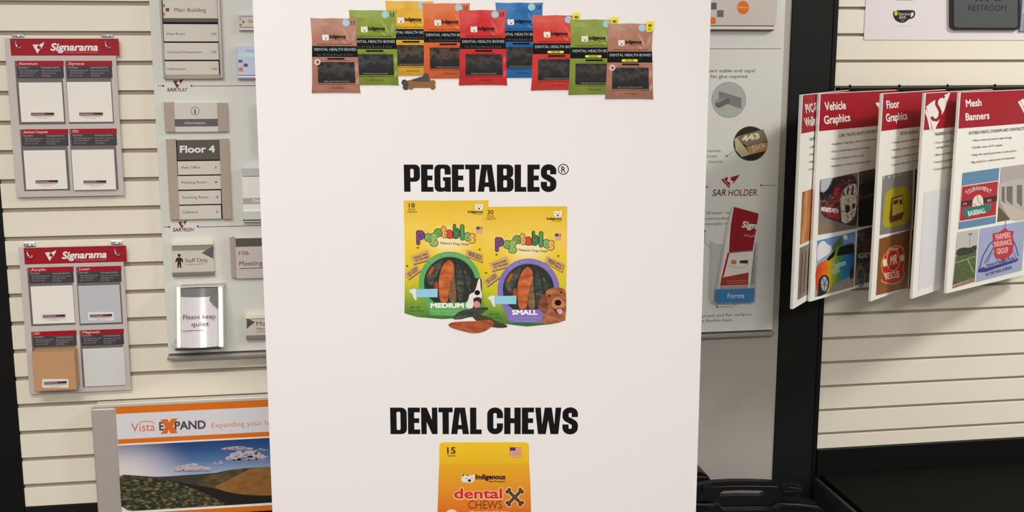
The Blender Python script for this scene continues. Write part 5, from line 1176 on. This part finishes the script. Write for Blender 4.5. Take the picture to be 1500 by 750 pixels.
# ------------------------------------------------------------------ upper right posters
def build_top_right():
    zz = (1180, 0, 4.6875)
    s = wsheet('paper_poster', 1390, 58, .0006, 'white paper poster with black cup logos pinned to the slatted wall', 'poster').zoom(*zz)
    a0, a1, z0, z1 = s.rab(424, -600, 2000, 275, .002)
    box_obj('sheet', a0, a1, -.002, 0, z0, z1, M((230, 222, 220), .5, .015, 10), 0, s.e)
    s.off = .002
    cup = s.poly('cup_logo', [(598, 70), (740, 68), (752, 80), (754, 100), (744, 122), (722, 130), (708, 132), (690, 150), (664, 158), (636, 152), (616, 138), (602, 116)], M((34, 30, 28)), 1, label='black cup logo with yellow dot')
    s.poly('cup_handle_gap', [(726, 86), (740, 84), (742, 104), (730, 116), (722, 118)], M((230, 222, 220), .5, .015, 10), 2, cup)
    s.ell('cup_dot', 621, 91, 12, 17, M((206, 196, 50)), 2, cup)
    s.text('cup_lettering', [('Espresso', 640, 104, 722, 18, {'bold': .01}), ('BAR', 644, 128, 690, 18, {'bold': .01}), ('cafe', 652, 144, 676, 8)], M((200, 194, 186)), 2, cup)
    s.text('caption_lettering', [('espresso bar wall decal', 620, 179, 730, 6)], M((190, 180, 178)), 1)
    s.rect('upper_logo_base', 620, -40, 738, 3, M((150, 140, 138)), 1)
    # restroom sign
    s = wsheet('restroom_sign', 1443, 44, .0032, 'dark grey RESTROOM sign with rounded black edge on the white poster', 'sign').zoom(*zz)
    def rr(x0, y0, x1, y1, r): return rrect(x0, y0, x1, y1, r, 6)
    s.solid('frame', rr(997, -420, 1474, 206, 34), .010, 0, M((44, 32, 32), .4, .05, 40))
    s.solid('face', rr(1018, -400, 1456, 190, 22), .0125, .009, M((80, 84, 84), .45, .04, 40))
    s.off = .0125
    s.text('lettering', [('RESTROOM', 1116, 74, 1378, 38, {'bold': .002})], M((26, 26, 28)), 1, label='raised black word RESTROOM')
    s.polys('figure_print', [[(1168, 5), (1172, -20), (1185, -60), (1205, -60), (1212, -20), (1214, 5), (1200, 8), (1196, -6), (1186, -6), (1182, 8)], [(1300, 8), (1306, -50), (1330, -50), (1342, 5), (1326, 8), (1320, -6), (1314, 8)], [(1238, 4), (1250, -10), (1262, 4), (1250, 8)]], M((26, 26, 28)), 1)
    # next sign, mostly out of frame
    s = wsheet('edge_sign', 1520, 46, .0032, 'blue-grey sign cut by the right edge, beside the RESTROOM sign', 'sign').zoom(*zz)
    s.slab('plate', 1484, -100, 1760, 214, .008, 0, M((150, 158, 172), .4, .03, 30), .002)
    s.off = .008; s.rect('upper_print', 1496, -96, 1750, 90, M((176, 184, 182)), 1)
    s.rect('lower_print', 1496, 130, 1750, 205, M((120, 132, 156)), 1)
build_top_right()

# ------------------------------------------------------------------ black cases at lower right
def build_cases():
    off = .16
    p = wall_pt(1096, 750, off)
    s = Sheet('tool_case', (p.x, -off, 0), 0, 'black plastic tool case with arched carry handle standing by pillar', 'case').zoom(1010, 690, 6.52)
    pl = M((15, 15, 16), .42, .12, 120, 0, .35); pl2 = M((24, 24, 26), .35, .1, 120)
    def zf(y): return s.ab(600, y, 0)[1]
    # shell: outline with shoulders, down to the floor
    top = [(-560, 330), (-500, 300), (60, 302), (250, 296), (275, 320), (300, 330), (780, 326), (830, 296), (850, 292), (1080, 302), (1240, 330), (1262, 352), (1272, 420)]
    T = [s.ab(x, y, 0) for x, y in top]
    L = [(T[0][0], .0)] ; 
    pts = [(a, b) for a, b in T] + [(T[-1][0] + .002, 0.0), (T[0][0], 0.0)]
    def prism(name, P, f, b, mat, bev=.006, parent=None):
        bm = bmesh.new()
        A = [bm.verts.new((x, -f, z)) for x, z in P]
        fc = bm.faces.new(A)
        r = bmesh.ops.extrude_face_region(bm, geom=[fc])
        for v in r['geom']:
            if isinstance(v, bmesh.types.BMVert): v.co.y = -b
        bmesh.ops.recalc_face_normals(bm, faces=bm.faces)
        if bev:
            ed = [e for e in bm.edges if abs(e.verts[0].co.y - e.verts[1].co.y) < 1e-6]
            bmesh.ops.bevel(bm, geom=ed, offset=bev, segments=2, affect='EDGES', clamp_overlap=True)
        return bm_obj(name, bm, mat, parent or s.e)
    prism('front_shell', pts, .045, .0, pl)
    prism('back_shell', [(a, b - .002 if b > .01 else b) for a, b in pts], -.002, -.06, pl)
    # arched handle: outer and inner loops bridged as a solid frame
    out = [(-60, 290), (-40, 200), (20, 166), (120, 128), (240, 108), (420, 98), (600, 98), (780, 106), (900, 118), (1020, 134), (1068, 150), (1076, 176), (1040, 190), (900, 214), (840, 300), (760, 320), (300, 324), (262, 296)]
    inn = [(300, 205), (330, 190), (480, 184), (640, 186), (744, 192), (724, 222), (690, 240), (480, 236), (310, 242), (286, 236)]
    f, b = .030, .008
    O_ = [s.ab(x, y, f) for x, y in out]; I_ = [s.ab(x, y, f) for x, y in inn]
    tri = tessellate_polygon([[Vector((p[0], p[1], 0)) for p in O_], [Vector((p[0], p[1], 0)) for p in I_]])
    allp = O_ + I_; n = len(allp); no = len(O_)
    vs = [(p[0], -f, p[1]) for p in allp] + [(p[0], -b, p[1]) for p in allp]
    fs = [tuple(t) for t in tri] + [tuple(n + i for i in t[::-1]) for t in tri]
    fs += [(i, (i + 1) % no, n + (i + 1) % no, n + i) for i in range(no)]
    ni = len(I_); fs += [(no + i, no + (i + 1) % ni, n + no + (i + 1) % ni, n + no + i) for i in range(ni)]
    me = mesh('carry_handle', vs, fs); bm = bmesh.new(); bm.from_mesh(me); bmesh.ops.recalc_face_normals(bm, faces=bm.faces); bm.to_mesh(me); bm.free()
    h = link('carry_handle', me, pl, s.e)
    s.off = .030
    bm = bmesh.new()
    bm_tube(bm, [(a, -.031, z) for a, z in [s.ab(x, y, .031) for x, y in ((190, 156), (400, 147), (600, 146), (800, 150), (880, 154))]], .0016, 8); bm_obj('grip_ridge', bm, M((58, 58, 60), .35, .05), h, True)
    bm = bmesh.new()
    bm_tube(bm, [(a, -.031, z) for a, z in [s.ab(x, y, .031) for x, y in ((940, 158), (1000, 162), (1064, 168))]], .0016, 8); bm_obj('grip_ridge', bm, M((58, 58, 60), .35, .05), h, True)
    for x0, y0, x1, y1 in ((130, 140, 188, 200), (880, 128, 936, 178)):
        s.slab('latch', x0, y0, x1, y1, .037, .029, pl2, .0015)
    s.slab('hinge_plate', 892, 186, 1075, 214, .036, .006, pl, .002)
    for (x0, y0, x1, y1) in ((-300, 306, 240, 322), (850, 306, 1230, 340)):
        bm = bmesh.new(); P = [s.ab(x, y, .047) for x, y in ((x0, y0 + 8), ((x0 + x1) / 2, (y0 + y1) / 2), (x1, y1 + 4))]
        bm_tube(bm, [(a, -.047, z) for a, z in P], .003, 8); bm_obj('seam_ridge', bm, M((58, 58, 60), .35, .05), s.e, True)
    # rounded black case behind it
    off2 = .045
    p = wall_pt(985, 740, off2)
    s = Sheet('rounded_case', (p.x, -off2, 0), 0, 'black case with rounded shoulder behind the tool case, mostly hidden by banner', 'case').zoom(1010, 690, 6.52)
    P = [s.ab(x, y, .05) for x, y in ((215, 140), (206, 90), (190, 60), (165, 38), (130, 22), (90, 12), (-300, 6), (-420, 30), (-450, 120))]
    P = P + [(P[-1][0], 0.0), (P[0][0], 0.0)]
    prism2 = bmesh.new()
    A = [prism2.verts.new((x, -.045, z)) for x, z in P]; fc = prism2.faces.new(A)
    r = bmesh.ops.extrude_face_region(prism2, geom=[fc])
    for v in r['geom']:
        if isinstance(v, bmesh.types.BMVert): v.co.y = .035
    bm_obj('shell', prism2, pl, s.e)
    bm = bmesh.new(); Q = [s.ab(x, y, .051) for x, y in ((-280, 60), (60, 62), (160, 66), (190, 78))]
    bm_tube(bm, [(a, -.046, z) for a, z in Q], .002, 8); bm_obj('rim_ridge', bm, M((58, 58, 60), .35, .05), s.e, True)
build_cases()
